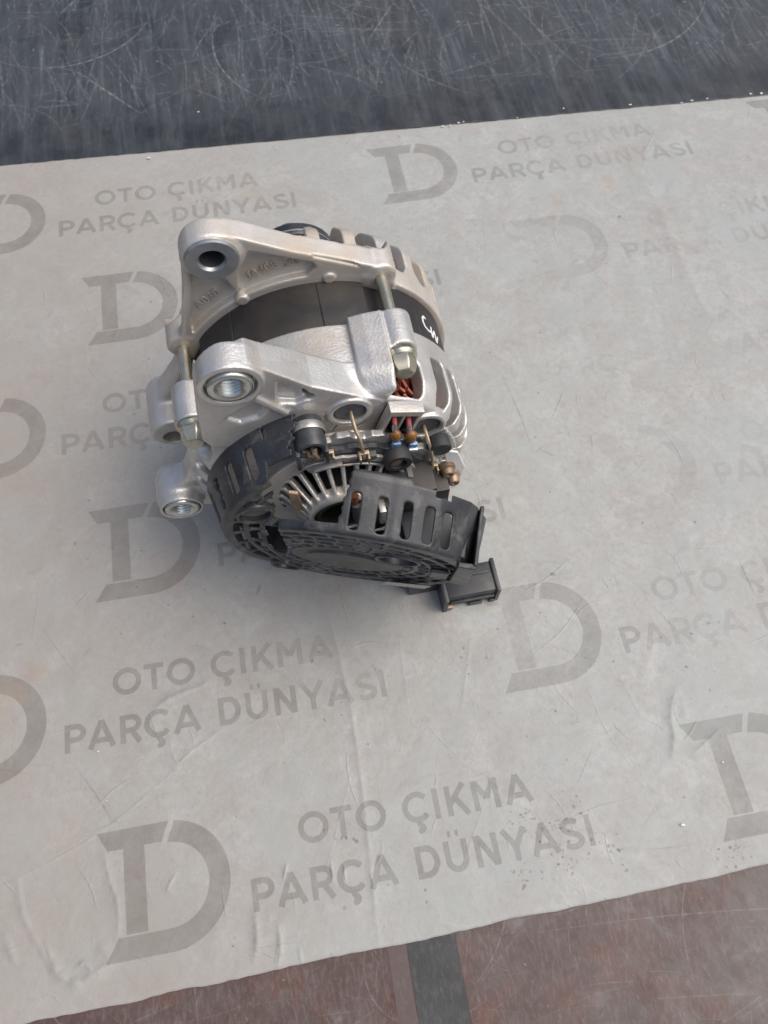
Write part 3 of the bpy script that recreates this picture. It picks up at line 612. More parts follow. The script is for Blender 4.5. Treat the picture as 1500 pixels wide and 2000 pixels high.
# ================================================================ the alternator (local axes: y along the shaft towards the pulley, z up; millimetres)
alt = bpy.data.objects.new('alternator', None); COL.objects.link(alt)
alt.location = (.147215, .08, .078548); alt.rotation_euler = (.0425618, 0, .0180068)
alt.empty_display_size = .05
alt['label'] = 'used alternator with cast aluminium housing and cracked black rear cover, on the printed sheet'; alt['category'] = 'alternator'
def pol(R, deg): return (R*math.sin(math.radians(deg)), R*math.cos(math.radians(deg)))
BOLT = [28.5, 118.5, 208.5, 298.5]; RB = 72
BOSS = (-39.3, 93.3); LUG = (-80.4, -17.5)

# ---- front housing
V = Vol((-99, 98, -86), (79, 171, 110), .62)
def rad(X, Z): return np.sqrt(X*X+Z*Z)
def fh_outer(X, Y, Z):
    r = rad(X, Z); d = smax(smax(r-69.8, .75*(r-70)+.66*(Y-149), 3), Y-163, 3); return smax(d, 121.3-Y, 1.2)
def fh_inner(X, Y, Z):
    r = rad(X, Z); return smax(smax(r-63.5, .75*(r-64)+.66*(Y-146), 2), Y-158.5, 2)
V.op(fh_outer)
V.op(cyl((0,0), 25, 150, 168, 1.5), 'u', 2)
for a in BOLT: V.op(cyl(pol(RB, a), 7.6, 120.5, 139, 1.5), 'u', 4, ((pol(RB,a)[0]-14, pol(RB,a)[0]+14), (112, 148), (pol(RB,a)[1]-14, pol(RB,a)[1]+14)))
arm = [(-31.5,102.6),(-46.5,101.8),(-51.0,95.5),(-54.2,75),(-60.5,46),(-66,36),(-60,20),(-30,40),(10,55),(40,52),(38,66),(29,71.8),(-5,87.6),(-26.5,100.2)]
bb = ((-80, 50), (112, 140), (10, 112))
afn = prism(arm, 120.6, 132, .8, .9)
V.op(lambda X, Y, Z: smax(afn(X, Y, Z), Y-132-np.minimum(X+25, 0)*.15, 1.0), 'u', 1.5, bb)
V.op(cyl(BOSS, 12.9, 119.4, 130.4, 1.6), 'u', 2, bb)
V.op(cyl(BOSS, 11.7, 118.4, 125, .6), 'u', 0, bb)
V.op(fh_inner, 's', 1)
# pockets in the rear side of the arm
def ringcut(R0, f, m):
    def g(X, Y, Z): return smax(f(X, Y, Z), R0-rad(X, Z), m)
    return g
bossout = lambda R: (lambda X, Y, Z: R-np.sqrt((X-BOSS[0])**2+(Z-BOSS[1])**2))
def pocket(pts, y1, R0=71.2):
    pf = prism(pts, 100, y1, 0, .5)
    def g(X, Y, Z): return smax(smax(pf(X, Y, Z), R0-rad(X, Z), .8), bossout(13.6)(X, Y, Z), .8)
    return g
V.op(pocket([(-23.5,92.5),(3.5,79.6),(4.5,76),(-10,60),(-32,64),(-29.5,80)], 124.4), 's', .7, bb)
V.op(pocket([(-36,78),(-30.5,62),(-50,40),(-57,44),(-56.3,52),(-51,76),(-50.2,84)], 124.8), 's', .7, bb)
V.op(prism([(4,83),(24,72.8),(24,74),(4,84.5)], 110, 121.6, .2), 's', .6, bb)
V.op(cyl(BOSS, 5.5, 110, 145), 's', .5, bb)
V.op(cyl(BOSS, 6.6, 110, 118.9), 's', .8, bb)
for (x, z) in ((pol(69.6, -26)), (pol(69.4, 8.5))): V.op(cyl((x, z), 3.1, 119.4, 124, .8), 'u', .4, ((x-8, x+8), (114, 130), (z-8, z+8)))
# vent slots over the shoulder
def fvent(X, Y, Z):
    r = rad(X, Z); s = sector(41.5, 14.4, X, Z); w = 5.4-np.maximum(0, 137-Y)*.6
    d = np.abs(np.radians(s))*r-w
    return smax(smax(smax(d, 131.6-Y, 2), 30-r, 3), np.abs(Y-150)-20, 1)
V.op(fvent, 's', .8)
# lower-left lug and the foot it stands on
web = [(-84,-8),(-90,-14),(-88,-29),(-76,-33),(-60,-45),(-66,-10),(-68,18),(-72,10)]
lb = ((-99, -50), (100, 142), (-60, 40))
V.op(prism(web, 119, 133, 1, 1.5), 'u', 2, lb)
V.op(prism([(-91,-14),(-80,-33),(-74,-30),(-85,-9)], 108, 133, .5, 1.5), 'u', 2, lb)
V.op(cyl(LUG, 11.3, 105, 136, 1.5), 'u', 3, lb)
V.op(cyl((-81,-21), 5.4, 98, 142), 's', .5, lb)
V.op(prism([(-16,-60),(16,-60),(11,-83.2),(-11,-83.2)], 121.5, 131, .6, 1.5), 'u', 2, ((-30, 30), (112, 140), (-86, -50)))
nets(V, 'front_housing', MT['alu_dusty'], alt); del V

# ---- rear housing
V = Vol((-99, 27, -72), (79, 99, 112), .6)
def rh_outer(X, Y, Z):
    r = rad(X, Z); d = smax(smax(r-69.3, .80*(r-69.3)+.60*(65-Y), 3), 56.8-Y, 1.5); return smax(d, Y-95.4, 1)
def rh_in1(X, Y, Z): return np.maximum(rad(X, Z)-66, 86-Y)
def rh_in2(X, Y, Z):
    r = rad(X, Z); return smax(smax(r-60.5, .8*(r-60.5)+.6*(67-Y), 2), 61-Y, 1.5)
V.op(rh_outer)
for a in BOLT:
    c = pol(RB, a); V.op(cyl(c, 8.2, 75.8, 96.6, 1.2), 'u', 4, ((c[0]-16, c[0]+16), (68, 99), (c[1]-16, c[1]+16)))
    V.op(cyl(c, 7.2, 60, 75.8, .6), 's', 1.2, ((c[0]-16, c[0]+16), (55, 80), (c[1]-16, c[1]+16)))
ab = ((-80, 45), (40, 99), (20, 112))
rarm = [(-31.5,103.4),(-47,102.6),(-52.3,95),(-54.9,75),(-56.8,52),(-54.0,45.5),(-48.5,43.2),(-20,50),(16,50),(22,59.2),(-8,79.2),(-26.5,97.5)]
afr = prism(rarm, 56.3, 74.0, .9, .8)
V.op(lambda X, Y, Z: smax(afr(X, Y, Z), Y-73.6-np.minimum(X+12, 0)*.27, .6), 'u', 1.0, ab)
V.op(cyl(BOSS, 13.6, 53.2, 66, 1.0), 'u', .8, ab)
blk = prism([(14.4,50),(24.2,50),(24.2,60),(29,66),(29,71.2),(20.5,70.6),(14.2,69.4)], 57, 96.4, .3, .7)
V.op(lambda X, Y, Z: smax(blk(X, Y, Z), .8*(Z-63.0-.22*(X-14))-.6*(Y-57), 2.5), 'u', 1.6, ab)
V.op(lambda X, Y, Z: np.maximum(np.maximum(67.5-rad(X, Z), np.maximum(X-13.9, -51-X)), np.maximum(73.8+np.minimum(X+12, 0)*.27-Y, 15-Z)), 's', .5, ab)
V.op(rh_in1, 's', .5); V.op(rh_in2, 's', 1)
def rvent(X, Y, Z):
    r = rad(X, Z); phi = np.mod(np.degrees(np.arctan2(X, Z)), 360); s = sector(50.8, 11.2, X, Z)
    w = np.minimum(5.0, 1.0+(Y-54.2)*.45); d = np.abs(np.radians(s))*r-w
    d = smax(smax(d, Y-84.2, 3), 54-r, 2)
    ok = (phi > 44) & (phi < 292) & (np.abs(phi-118.5) > 6) & (np.abs(phi-208.5) > 6)
    return np.where(ok, d, 5)
V.op(rvent, 's', .8)
def winA(X, Y, Z):
    phi = np.degrees(np.arctan2(X, Z)); r = rad(X, Z); d = np.abs(np.radians(phi-30.9))*r-9.2
    return smax(smax(d, np.abs(Y-68.6)-8.8, 3), 50-r, 1)
V.op(winA, 's', 1.2, ((5, 60), (50, 82), (30, 80)))
# rear face relief: sunk ring, diode seats, cut-outs, bearing bell with fins
V.op(lambda X, Y, Z: smax(smax(rad(X, Z)-47, 42-rad(X, Z)+0*Y, 1), np.abs(Y-50)-6.5, 1), 's', 1)
for c, R in (((7.6, 56.3), 10.4), ((42.6, 32.8), 10.2), ((20, -50), 10), ((-45, -30), 10)):
    V.op(cyl(c, R, 54.8, 61, .8), 'u', .8, ((c[0]-20, c[0]+20), (44, 66), (c[1]-20, c[1]+20)))
    V.op(cyl(c, 7.5, 40, 58.4, .3), 's', .5, ((c[0]-20, c[0]+20), (38, 66), (c[1]-20, c[1]+20)))
V.op(cyl((0,0), 40, 47.4, 60, 1.0), 'u', 1.5, ((-50, 50), (40, 66), (-50, 50)))
cb = ((-45, 45), (27, 66), (-45, 45))
def cone(X, Y, Z):
    r = rad(X, Z); return smax(smax(.75*(r-30.5)+.66*(48-Y), 32.5-Y, 1.5), Y-60, 1)
V.op(cone, 'u', 1.5, cb)
V.op(lambda X, Y, Z: smax(smax(.75*(rad(X, Z)-25.5)+.66*(48-Y), 36-Y, 1), Y-75, 1), 's', .6, cb)
V.op(cyl((0,0), 15.5, 25, 70), 's', 1, cb)
def fins(X, Y, Z):
    r = rad(X, Z); s = sector(-4, 14.5, X, Z); d = np.abs(np.radians(s))*r-r*.082
    return smax(smax(d, 19.0-r, 1), smax(r-30.2, np.abs(Y-44)-14, 1), 1)
V.op(fins, 's', .9, cb)
V.op(prism([(-22,88.5),(-10,79.5),(-6,71),(-15,67.5),(-24,71),(-23,80)], 50, 59.8, -1, 1), 's', 1.5, ab)
V.op(prism([(-38,72),(-31,76),(-26,68),(-31,62),(-40,60),(-46,66)], 50, 58.4, -1, 1), 's', 1.8, ab)
V.op(cyl((-9,72.6), 2.5, 50, 66), 's', .8, ab)
V.op(lambda X, Y, Z: smax(np.abs((X+26)*.80+(Z-73)*.60)-1.5+0*Y, smax(np.abs(-(X+26)*.6+(Z-73)*.8)-11, np.abs(Y-57.5)-3.2, 1), 1), 'u', 2, ((-50, 0), (48, 66), (50, 95)))
V.op(cyl(BOSS, 10.6, 48, 57.5, .3), 's', .8, ab)
V.op(cyl(BOSS, 7.5, 40, 80), 's', .5, ab)
lb = ((-99, -45), (52, 92), (-55, 50))
V.op(prism([(-90,-12),(-93,-24),(-86,-33),(-70,-30),(-58,-38),(-55,-10),(-60,28),(-67,30),(-69,12),(-74,0)], 67, 79, .8, 1.8), 'u', 3, lb)
V.op(cyl(LUG, 11.0, 60, 82, 1.2), 'u', 3, lb)
V.op(cyl(LUG, 9.6, 50, 65, .3), 's', .5, lb); V.op(cyl(LUG, 7.0, 50, 90), 's', .5, lb)
nets(V, 'rear_housing', MT['alu'], alt); del V

# ---- stator laminations with weld seams, white marker scribble
def srad(r, a):
    d = math.degrees(a) % 360
    for s in (3, 47.5, 93, 138, 183, 228, 273, 326):
        if abs((d-s+180) % 360-180) < .3: return r-.4
    for s in BOLT:
        if abs((d-s+180) % 360-180) < 6.5: return r-2.6
    return r
b = MB(); b.lathe([(62, 92), (66.7, 92), (66.9, 93), (66.9, 125), (66.5, 126), (62, 126)], n=720, rmod=lambda r, a: srad(r, a) if r > 63 else r)
stator = b.build('stator', MT['dark_steel'], alt, label='black laminated stator band between the two housings', auto=25)
def onR(deg, y, R=67.05): x, z = pol(R, deg); return (x, y, z)
def ribbon(b, pts, w, up_fn, th=.25):
    """flat painted stroke: pts, width, outward direction per point"""
    P = [Vector(q) for q in pts]; vs = []; n = len(P)
    for i, q in enumerate(P):
        t = (P[min(i+1, n-1)]-P[max(i-1, 0)]).normalized(); u = up_fn(q).normalized(); s = t.cross(u).normalized()
        vs += [q-s*w/2, q+s*w/2, q+s*w/2+u*th, q-s*w/2+u*th]
    fs = [(i*4+k, i*4+(k+1) % 4, i*4+4+(k+1) % 4, i*4+4+k) for i in range(n-1) for k in range(4)]+[(0,1,2,3), ((n-1)*4+3,(n-1)*4+2,(n-1)*4+1,(n-1)*4)]
    b.add(vs, fs, True)
rup = lambda q: Vector((q.x, 0, q.z))
b = MB()
ribbon(b, [onR(a, y) for a, y in ((54.6,111.5),(53.2,112.0),(52.0,110.5),(51.7,108),(52.4,105.6),(54.2,104.4),(56.2,104.4),(57.2,105.2))], 1.3, rup)
ribbon(b, [onR(a, y) for a, y in ((58.2,108.6),(57.4,106),(57.2,102.6),(57.6,101.8))], 1.2, rup)
ribbon(b, [onR(a, y) for a, y in ((57.5,102),(59,105.2),(60.6,107.6))], 1.1, rup)
ribbon(b, [onR(a, y) for a, y in ((60.7,107.8),(60.6,104),(60.4,101.4),(60.7,100.8))], 1.2, rup)
ribbon(b, [onR(a, y) for a, y in ((60.8,100.8),(62.4,104),(63.6,106))], 1.1, rup)
b.build('marker_scribble', MT['paintw'], stator, label='white handwritten letters on the stator')

# ---- windings seen through the vents
rw = random.Random(5)
b = MB()
for k in range(72):
    a0 = k*5.0
    for L in range(2):
        R0 = 58.2-L*2.2; pts = []
        for t in range(7):
            u = t/6; a = a0+(u-.5)*(15 if L == 0 else -15)+rw.uniform(-.3, .3)
            y = 92-29*math.sin(math.pi*u)**.7*(.88+.1*L)-rw.uniform(0, .8); x, z = pol(R0+1.2*math.sin(math.pi*u), a); pts.append((x, y, z))
        b.tube(pts, 1.25, 6)
b.build('copper_winding', MT['copper'], alt, label='dark red enamelled copper winding inside the vents', kind='stuff')
b = MB(); b.lathe([(52, 64), (55.5, 64), (57.5, 70), (60, 84), (60, 93), (52, 93)], n=72, closed=True); b.build('dark_lining', MT['dark'], alt)  # dark lining added so the lit cavity behind the vents stays dark
b = MB(); b.lathe([(18, 62), (50.5, 62), (50.5, 150), (18, 150)], n=64, closed=True); b.build('rotor', MT['dark_steel'], alt)
b = MB()
for k in range(26):
    a = math.radians(360/26*k); R = Matrix.Rotation(-a, 3, 'Y'); x, z = pol(41, 360/26*k)
    b.box((x, 59, z), (1.2, 5, 16), Matrix.Rotation(a+.5, 3, 'Y'))
b.build('rotor_fan', MT['tin'], alt)

# ---- through bolts with nuts
for a in BOLT:
    x, z = pol(RB, a); b = MB()
    b.lathe([(0, 66), (2.75, 66), (2.75, 72), (2.95, 72), (2.95, 128), (0, 128)], (x, z), 20)
    for k in range(14): b.lathe([(2.7, 92+k*.9), (3.1, 92.45+k*.9), (2.7, 92.9+k*.9)], (x, z), 16) if False else None
    sh = b.build('through_bolt', MT['bolt'], alt)
    b = MB(); b.lathe([(0, 75.9), (7.4, 75.9), (7.5, 75.0), (6.9, 74.0), (6.2, 73.2), (0, 73.2)], (x, z), 32)
    n = 6; prof = [(0, 73.7), (6.5, 73.7), (6.4, 69.6), (5.0, 66.4), (4.4, 65.8), (0, 65.8)]
    b.lathe(prof, (x, z), 6, smooth=False, ph=.35)
    b.build('nut', MT['bolt'], sh, bevel=.35, auto=25)

# ---- threaded steel bushings
def bushing(c, y0, L=18, k0=1.0):
    prof = [(9.3, y0+L), (9.3, y0+.6), (8.7, y0), (6.4, y0), (5.5, y0+.9)]
    for k in range(7): prof += [(5.0, y0+1.4+k*1.5), (5.7, y0+2.15+k*1.5)]
    prof += [(5.6, y0+L)]
    b = MB(); b.lathe([(r*k0, y) for r, y in prof], c, 56); return b.build('threaded_bushing', MT['zinc'], alt, auto=50)
bushing(BOSS, 52.6, 12.6); bushing(LUG, 59.6, 12, .93)
b = MB(); b.lathe([(5.25, 119.2), (5.3, 118.9), (6.3, 117.7), (11.2, 117.6), (11.8, 118.2), (11.8, 121)], BOSS, 56)
b.build('machined_face', MT['machined'], alt, label='bright machined ring round the bolt hole of the front lug')

b = MB(); b.lathe([(5.3, 119.1), (5.3, 131.2), (0, 131.3)], BOSS, 48); b.build('drilled_bore', MT['bore'], alt)
# ---- raised cast lettering
def lettering(txt, org, xdir, ydir, nrm, cap, sx, name='cast_lettering', mat=None, parent=None, t=.16, hgt=.35, label=None, arcR=None):
    st, w = text_strokes(txt); b = MB()
    xd, yd, nd = Vector(xdir).normalized(), Vector(ydir).normalized(), Vector(nrm).normalized()
    for s in st:
        if arcR is None: pts = [Vector(org)+xd*px*cap*sx+yd*py*cap for px, py in s]
        else:
            R0, a0, y0 = arcR; pts = []
            for px, py in s:
                a = math.radians(a0)+px*cap*sx/R0; R = R0+py*cap; pts.append(Vector((R*math.sin(a), y0, R*math.cos(a))))
        ribbon(b, pts, t*cap, lambda q: nd, hgt)
    return b.build(name, mat, parent, label=label)
tx_ = Vector((.86, 0, -.16)).normalized()
lettering('1A408', (-25.6, 124.3, 71.6), (.90, 0, .36), (-.30, 0, .95), (0, -1, 0), 4.8, .78, mat=MT['alu_dusty'], parent=alt, hgt=.7, label='raised cast lettering 1A408 304 on the front lug')
lettering('304', (-9.4, 124.3, 76.0), (.99, 0, .08), (-.1, 0, .99), (0, -1, 0), 3.9, .8, mat=MT['alu_dusty'], parent=alt, hgt=.7)
lettering('A03D', (-50.5, 124.5, 56.5), (.78, 0, .55), (-.45, 0, .88), (0, -1, 0), 5.0, .8, mat=MT['alu_dusty'], parent=alt, hgt=.7, label='raised cast lettering A03D on the front lug')
lettering('07001 AB01', None, (1,0,0), (0,0,1), (0,-1,0), 4.2, .62, mat=MT['tin'], parent=alt, hgt=.6, arcR=(33.2, -33, 47.5), label='small raised casting number round the bearing bell')

# ---- pulley and shaft
b = MB()
prof = [(9, 200), (9, 172), (20.5, 172), (22.5, 173), (22.5, 175)]
for k in range(5): prof += [(21.5, 176+k*3.4), (19.4, 177.6+k*3.4), (21.5, 179.2+k*3.4)]
prof += [(22.6, 195), (22.6, 199.4), (22, 200), (9, 200)]
b.lathe(prof, (0, 0), 72); b.build('pulley', MT['plastic'], alt, label='black ribbed belt pulley at the far end', auto=25)
b = MB(); b.lathe([(19.6, 194.2), (22.75, 194.0), (22.8, 194.6), (22.75, 195.2), (19.6, 195.4)], (0, 0), 72); b.build('pulley_rim', MT['machined'], alt)
b = MB(); b.lathe([(0, 214), (8, 214), (8.5, 213), (8.5, 50), (0, 50)], (0, 0), 32); b.build('shaft', MT['machined'], alt)

# ---- black plastic rear cover, cracked open and bent outwards
TH = math.atan(.411); NX, NZ = .8514, .5232
def bend(P):
    x, y, z = P[:, 0], P[:, 1], P[:, 2]
    sm = lambda t: np.clip(t, 0, 1)**2*(3-2*np.clip(t, 0, 1))
    wl = sm((x+53)/22)*sm((10-z)/20)
    right = (x > -31) & ~((y > 38.2) & (x < -12) & (z > 26) & (np.hypot(x, z) > 55))
    w = np.where(right, np.where(z > -9, 1.0, sm((x+53)/22)), wl)
    th = TH*w; s = NX*x+NZ*z+57.4; t = -NZ*x+NX*z
    s0 = s; yy = y-32.6
    s1 = np.where(s > 0, s*np.cos(th)+yy*np.sin(th), s); y1 = np.where(s > 0, 32.6+yy*np.cos(th)-s*np.sin(th), y)
    q = s1-57.4
    return np.stack([NX*q-NZ*t, y1, NZ*q+NX*t], 1)
def cover_outline(X, Z, off):
    r = rad(X, Z)-59.6-off
    bx = poly2([(20,55),(36,49),(47,40),(50,34),(50,-30),(44,-40),(20,-50)], X, Z)-1.5-off
    return smin(r, bx, 2)
V = Vol((-69, 28.5, -67), (62, 62, 69), .42)
def wall_off(Y): return np.clip((Y-34)*.21, -.5, 4.8)
V.op(lambda X, Y, Z: smax(cover_outline(X, Z, wall_off(Y)), np.abs(Y-46.6)-14.0, 2.2))
V.op(lambda X, Y, Z: smax(cover_outline(X, Z, wall_off(Y)-2.1), 33.9-Y, 1.0), 's', .4)
# grille rings
for R, hw, ph in ((52.2, 2.3, 0), (44.6, 2.5, 3), (37.0, 2.5, 0), (29.4, 2.4, 3)):
    def g(X, Y, Z, R=R, hw=hw, ph=ph):
        r = rad(X, Z); s = sector(-94.6+ph, 13.5, X, Z); phi = np.degrees(np.arctan2(X, Z))
        d = smax(np.abs(r-R)-hw, np.abs(np.radians(s))*r-(13.5*math.pi/180*R/2-.9), .4)
        return smax(d, np.abs(Y-33)-4, .3)
    V.op(g, 's', .3, (None, (28, 38), None))
V.op(cyl((0,0), 20, 31.4, 35, .8), 'u', .5)
for c, R in (((-42, 20), 7.2), ((-33.5,-42), 6.5), ((24, 20), 9.0), ((30,-46), 6)):
    V.op(cyl(c, R+1.8, 31.4, 35, .5), 'u', .5, ((c[0]-14, c[0]+14), None, (c[1]-14, c[1]+14)))
    V.op(cyl(c, R, 25, 40), 's', .5, ((c[0]-14, c[0]+14), None, (c[1]-14, c[1]+14)))
# slots through the wall
def wslot(X, Y, Z):
    s = sector(-25.5, 13.5, X, Z); r = rad(X, Z); d = np.abs(np.radians(s))*r-2.7
    phi = np.degrees(np.arctan2(X, Z)); keep = (phi < -31) | (phi > 120)
    d = smax(smax(d, np.abs(Y-43.6)-7.6, 2.2), 54-r, .3); return np.where(keep, d, 5)
V.op(wslot, 's', .4)
for xc in (3.4, 14.6, 25.2, 34.6, 42.6):
    V.op(lambda X, Y, Z, xc=xc: smax(smax(np.abs(X-xc)-1.95, np.abs(Y-43.0)-7.6, 1.8), 18-Z, .3), 's', .4, ((xc-6, xc+6), None, (18, 70)))
V2F = V.F.copy()
# tear: window between the intact left crescent and the bent right piece
def keepL(X, Y, Z):      # intact left part of the face and wall
    r = rad(X, Z); inner = np.where(Z > -14, (37.5+1.2*np.sin(Z*.8))-r, -5)
    return smax(inner+0*Y, Y-56.6, .3)
def wallL(X, Y, Z):      # the left wall reaches further round than the face
    r = rad(X, Z); jag = 1.1*np.sin(Y*1.1+1)+.5*np.sin(Y*2.9)
    return smax(smax(smax(X+21.5-(Y-40)*.35-jag, 39.2-Y, .3), 57.2-r, .3), smax(Y-56.6, 25-Z, .3), .3)
def keepR(X, Y, Z):
    r = rad(X, Z); jag = 1.0*np.sin(Y*1.7)+.8*np.sin(Y*.6+2)
    a = np.where(Z > -9, -X-30.0+.5*np.sin(Z*1.1), -9)                       # right of the tear
    wallcut = np.where((Y > 37.3) & (Z > 0), (-2.6+jag*.3)-X+ (Y-40)*.16, -9)     # wall only from x>-3, a rim strip remains left of it
    notch = np.where((Y > 58.0) & (X > 26) & (Z > 0), 3, -9)
    notch2 = np.where((Y > 55.2) & (X > 36) & (X < 43) & (Z > 0), 3, -9)
    ell = np.where((X < -28) & (Z > -8), 2, -9)
    # face missing above the rim strip is none; open the sunk window of the face left of x=-24
    hole = np.where((X < -20) & (X > -40) & (Z > 2) & (Z < 46) & (Y < 60), 3, -9)
    return np.maximum(np.maximum(np.maximum(np.maximum(a, wallcut), np.maximum(notch, notch2)), ell), hole*0-9)
X = V.ax[0][:, None, None]; Y = V.ax[1][None, :, None]; Z = V.ax[2][None, None, :]
left = np.maximum(np.maximum(V.F, keepL(X, Y, Z)), np.where(Z > -9, X+32.0+.6*np.sin(Z*.8), -9)); right = np.maximum(V.F, keepR(X, Y, Z))
V.F = np.where(np.broadcast_to(X < -30.9, V.F.shape), left, right).astype(np.float32)
V.F = np.where(np.broadcast_to((X >= -31.6) & (X < -10) & (Z > 24) & (Y > 37.8), V.F.shape), np.minimum(V.F, np.maximum(V2F, wallL(X, Y, Z))), V.F)
cover = nets(V, 'rear_cover', MT['cover'], alt, post=bend, label='cracked black plastic rear cover with slots and grille, bent outwards on the right'); del V, V2F
# rear cover fittings on the bent side, placed with the same bend
def bp(x, y, z):
    s = NX*x+NZ*z+57.4; t = -NZ*x+NX*z; yy = y-32.6
    s1 = s*math.cos(TH)+yy*math.sin(TH); y1 = 32.6+yy*math.cos(TH)-s*math.sin(TH); q = s1-57.4
    return (NX*q-NZ*t, y1, NZ*q+NX*t)
def bbox(lo, hi, name, mat, parent=cover, label=None, bevel=.5):
    vs = [bp(x, y, z) for x in (lo[0], hi[0]) for y in (lo[1], hi[1]) for z in (lo[2], hi[2])]
    b = MB(); b.add(vs, [(0,1,3,2),(4,5,7,6),(0,1,5,4),(2,3,7,6),(0,2,6,4),(1,3,7,5)]); return b.build(name, mat, parent, label=label, bevel=bevel)
bbox((50.6, 34.5, -10), (52.8, 59.5, 36), 'flange', MT['cover'])
bbox((50.5, 30.5, -14), (58.5, 33.2, 33), 'flange', MT['cover'])
bbox((57.2, 32.2, -14), (59.0, 59.5, 34), 'flange', MT['cover'])
b = MB(); q = [bp(x, 30.2, z) for x, z in ((20,-36),(43,-30),(40,-41),(17,-46))]; q2 = [bp(x, 29.9, z) for x, z in ((20,-36),(43,-30),(40,-41),(17,-46))]
b.add(q+q2, [(0,1,2,3),(4,5,6,7),(0,1,5,4),(1,2,6,5),(2,3,7,6),(3,0,4,7)]); b.build('sticker', MT['label'], cover, label='small yellowed sticker on the cover grille')
b = MB()
for k in range(7):
    x0 = -10+k*6.0; P = [bp(x0, 33, -50), bp(x0+10, 33, -57)]
bbox((-8, 29.9, -30), (16, 31.2, -27.5), 'molded_rib', MT['cover'])

# ---- connector box under the cover
b = MB()
b.box((62.3, 10.5, -70.3), (28, 17, 15), None, 1.0)
b.box((77.2, 10.3, -70.0), (2.4, 19.6, 17.4), None, .8)
conn = b.build('connector_socket', MT['plastic'], alt, label='black plastic plug socket resting on the sheet')
b = MB(); b.box((38, 17.5, -72.5), (17, 10, 11), None, .8); b.box((29.5, 21, -71.5), (8, 8, 9), None, .8); b.box((47.4, 9.5, -69.4), (2.8, 21, 17.6), None, .8)
b.build('socket_bracket', MT['plastic'], conn)
b = MB(); b.box((63, 1.4, -70.6), (25, 1.4, 2.2), None, .4); b.box((65, .9, -76.4), (8, 1.6, 3), None, .4); b.box((74.5, .9, -76.6), (3, 1.8, 2.6), None, .4); b.box((62, 13, -62.4), (24, 1.2, 1.0), None, .3); b.build('latch_rail', MT['plastic'], conn)
b = MB(); b.box((49.6, .4, -74.5), (4.2, 2.2, 4), None, .5); b.build('brass_insert', MT['rust'], conn)
b = MB(); b.box((54, 26, -60), (24, 16, 14), None, 1.5); b.box((40, 34, -50), (50, 14, 12), None, 1.5); b.build('cover_bracket', MT['dark'], conn)
bbox((40, 30.4, -4), (48.5, 32.0, 12), 'molded_rib', MT['cover'])
b = MB(); b.box((47, 83.5, 38.5), (6, 5, 6), Matrix.Rotation(.9, 3, 'Y'), .8); b.box((50.5, 84, 36), (2.5, 6, 5), Matrix.Rotation(.9, 3, 'Y'), .5); b.build('wire_clamp', MT['plastic'], alt)

# ---- rectifier: plates, rubber posts, diodes and leads
def crescent(b, R0, R1, a0, a1, y0, y1, scal=0, n=60, tilt=0):
    vs = []
    for i in range(n+1):
        a = math.radians(a0+(a1-a0)*i/n); ro = R1+scal*math.sin(i*.55)+.4*scal*math.sin(i*1.7)
        for r, y in ((R0, y0), (ro, y0), (ro, y1), (R0, y1)): vs.append((r*math.sin(a), y, r*math.cos(a)))
    fs = [(i*4+k, i*4+(k+1) % 4, i*4+4+(k+1) % 4, i*4+4+k) for i in range(n) for k in range(4)]+[(0,1,2,3), (n*4,n*4+1,n*4+2,n*4+3)]
    b.add(vs, fs, True)
b = MB(); crescent(b, 40.5, 48.5, -20, 82, 47.6, 51.2, 1.5); plate = b.build('rectifier_plate', MT['tin'], alt, label='silver heat-sink plate of the rectifier', bevel=.5)
b = MB(); crescent(b, 47, 60, 60, 80, 54.2, 57, .2); b.build('rectifier_plate', MT['alu'], alt, bevel=.5)
b = MB(); crescent(b, 37.5, 44.5, -8, 62, 44.6, 47.2, .5); crescent(b, 34.0, 37.2, 2, 66, 42.0, 46.8, .3); b.build('terminal_strip', MT['plastic'], alt, bevel=.3)
b = MB(); crescent(b, 33.5, 40.2, -24, 78, 42.6, 44.2, .4); crescent(b, 33.8, 35.2, -20, 76, 41.6, 43, .1); b.build('ring_plate', MT['tin'], alt, bevel=.3)
for c, y in (((7.6, 56.3), 56.3), ((42.6, 32.8), 56.4)):
    b = MB(); b.lathe([(7.1, 60), (6.9, y+.6), (6.3, y), (5.6, y+.3), (0, y+.4)], c, 40); di = b.build('press_fit_diode', MT['diode'], alt, auto=40)
    if c[0] < 20: pts = [(8.0, 56.5, 55.8), (8.4, 51, 54.4), (8.8, 48.0, 53.0), (9.9, 44.8, 50.5), (10.6, 42.8, 46.5), (10.9, 41.2, 43), (11.2, 40.2, 41.5)]
    else: pts = [(42.3, 56.6, 32.4), (42.6, 51.0, 31.6), (43, 48.0, 30.0), (43.8, 45.5, 26.5), (44.2, 43.8, 21.5), (44.3, 43, 17), (44.4, 42.3, 15.6)]
    b = MB(); b.tube(pts, .85, 8); b.build('diode_lead', MT['brass'], di)
def hookc(c, name='lead_clip'):
    b = MB(); x, y, z = c
    b.box((x, y+.2, z), (5.0, 2.2, 5.2), None, .5); b.box((x-1.9, y-1.8, z), (1.0, 3.2, 4.6), None, .3); b.box((x+1.9, y-1.8, z), (1.0, 3.2, 4.6), None, .3)
    return b.build(name, MT['brass'], alt)
hookc((11.0, 41.5, 41.5)); hookc((44.6, 43.3, 14.5)); hookc((-4.5, 43.6, 43.8))
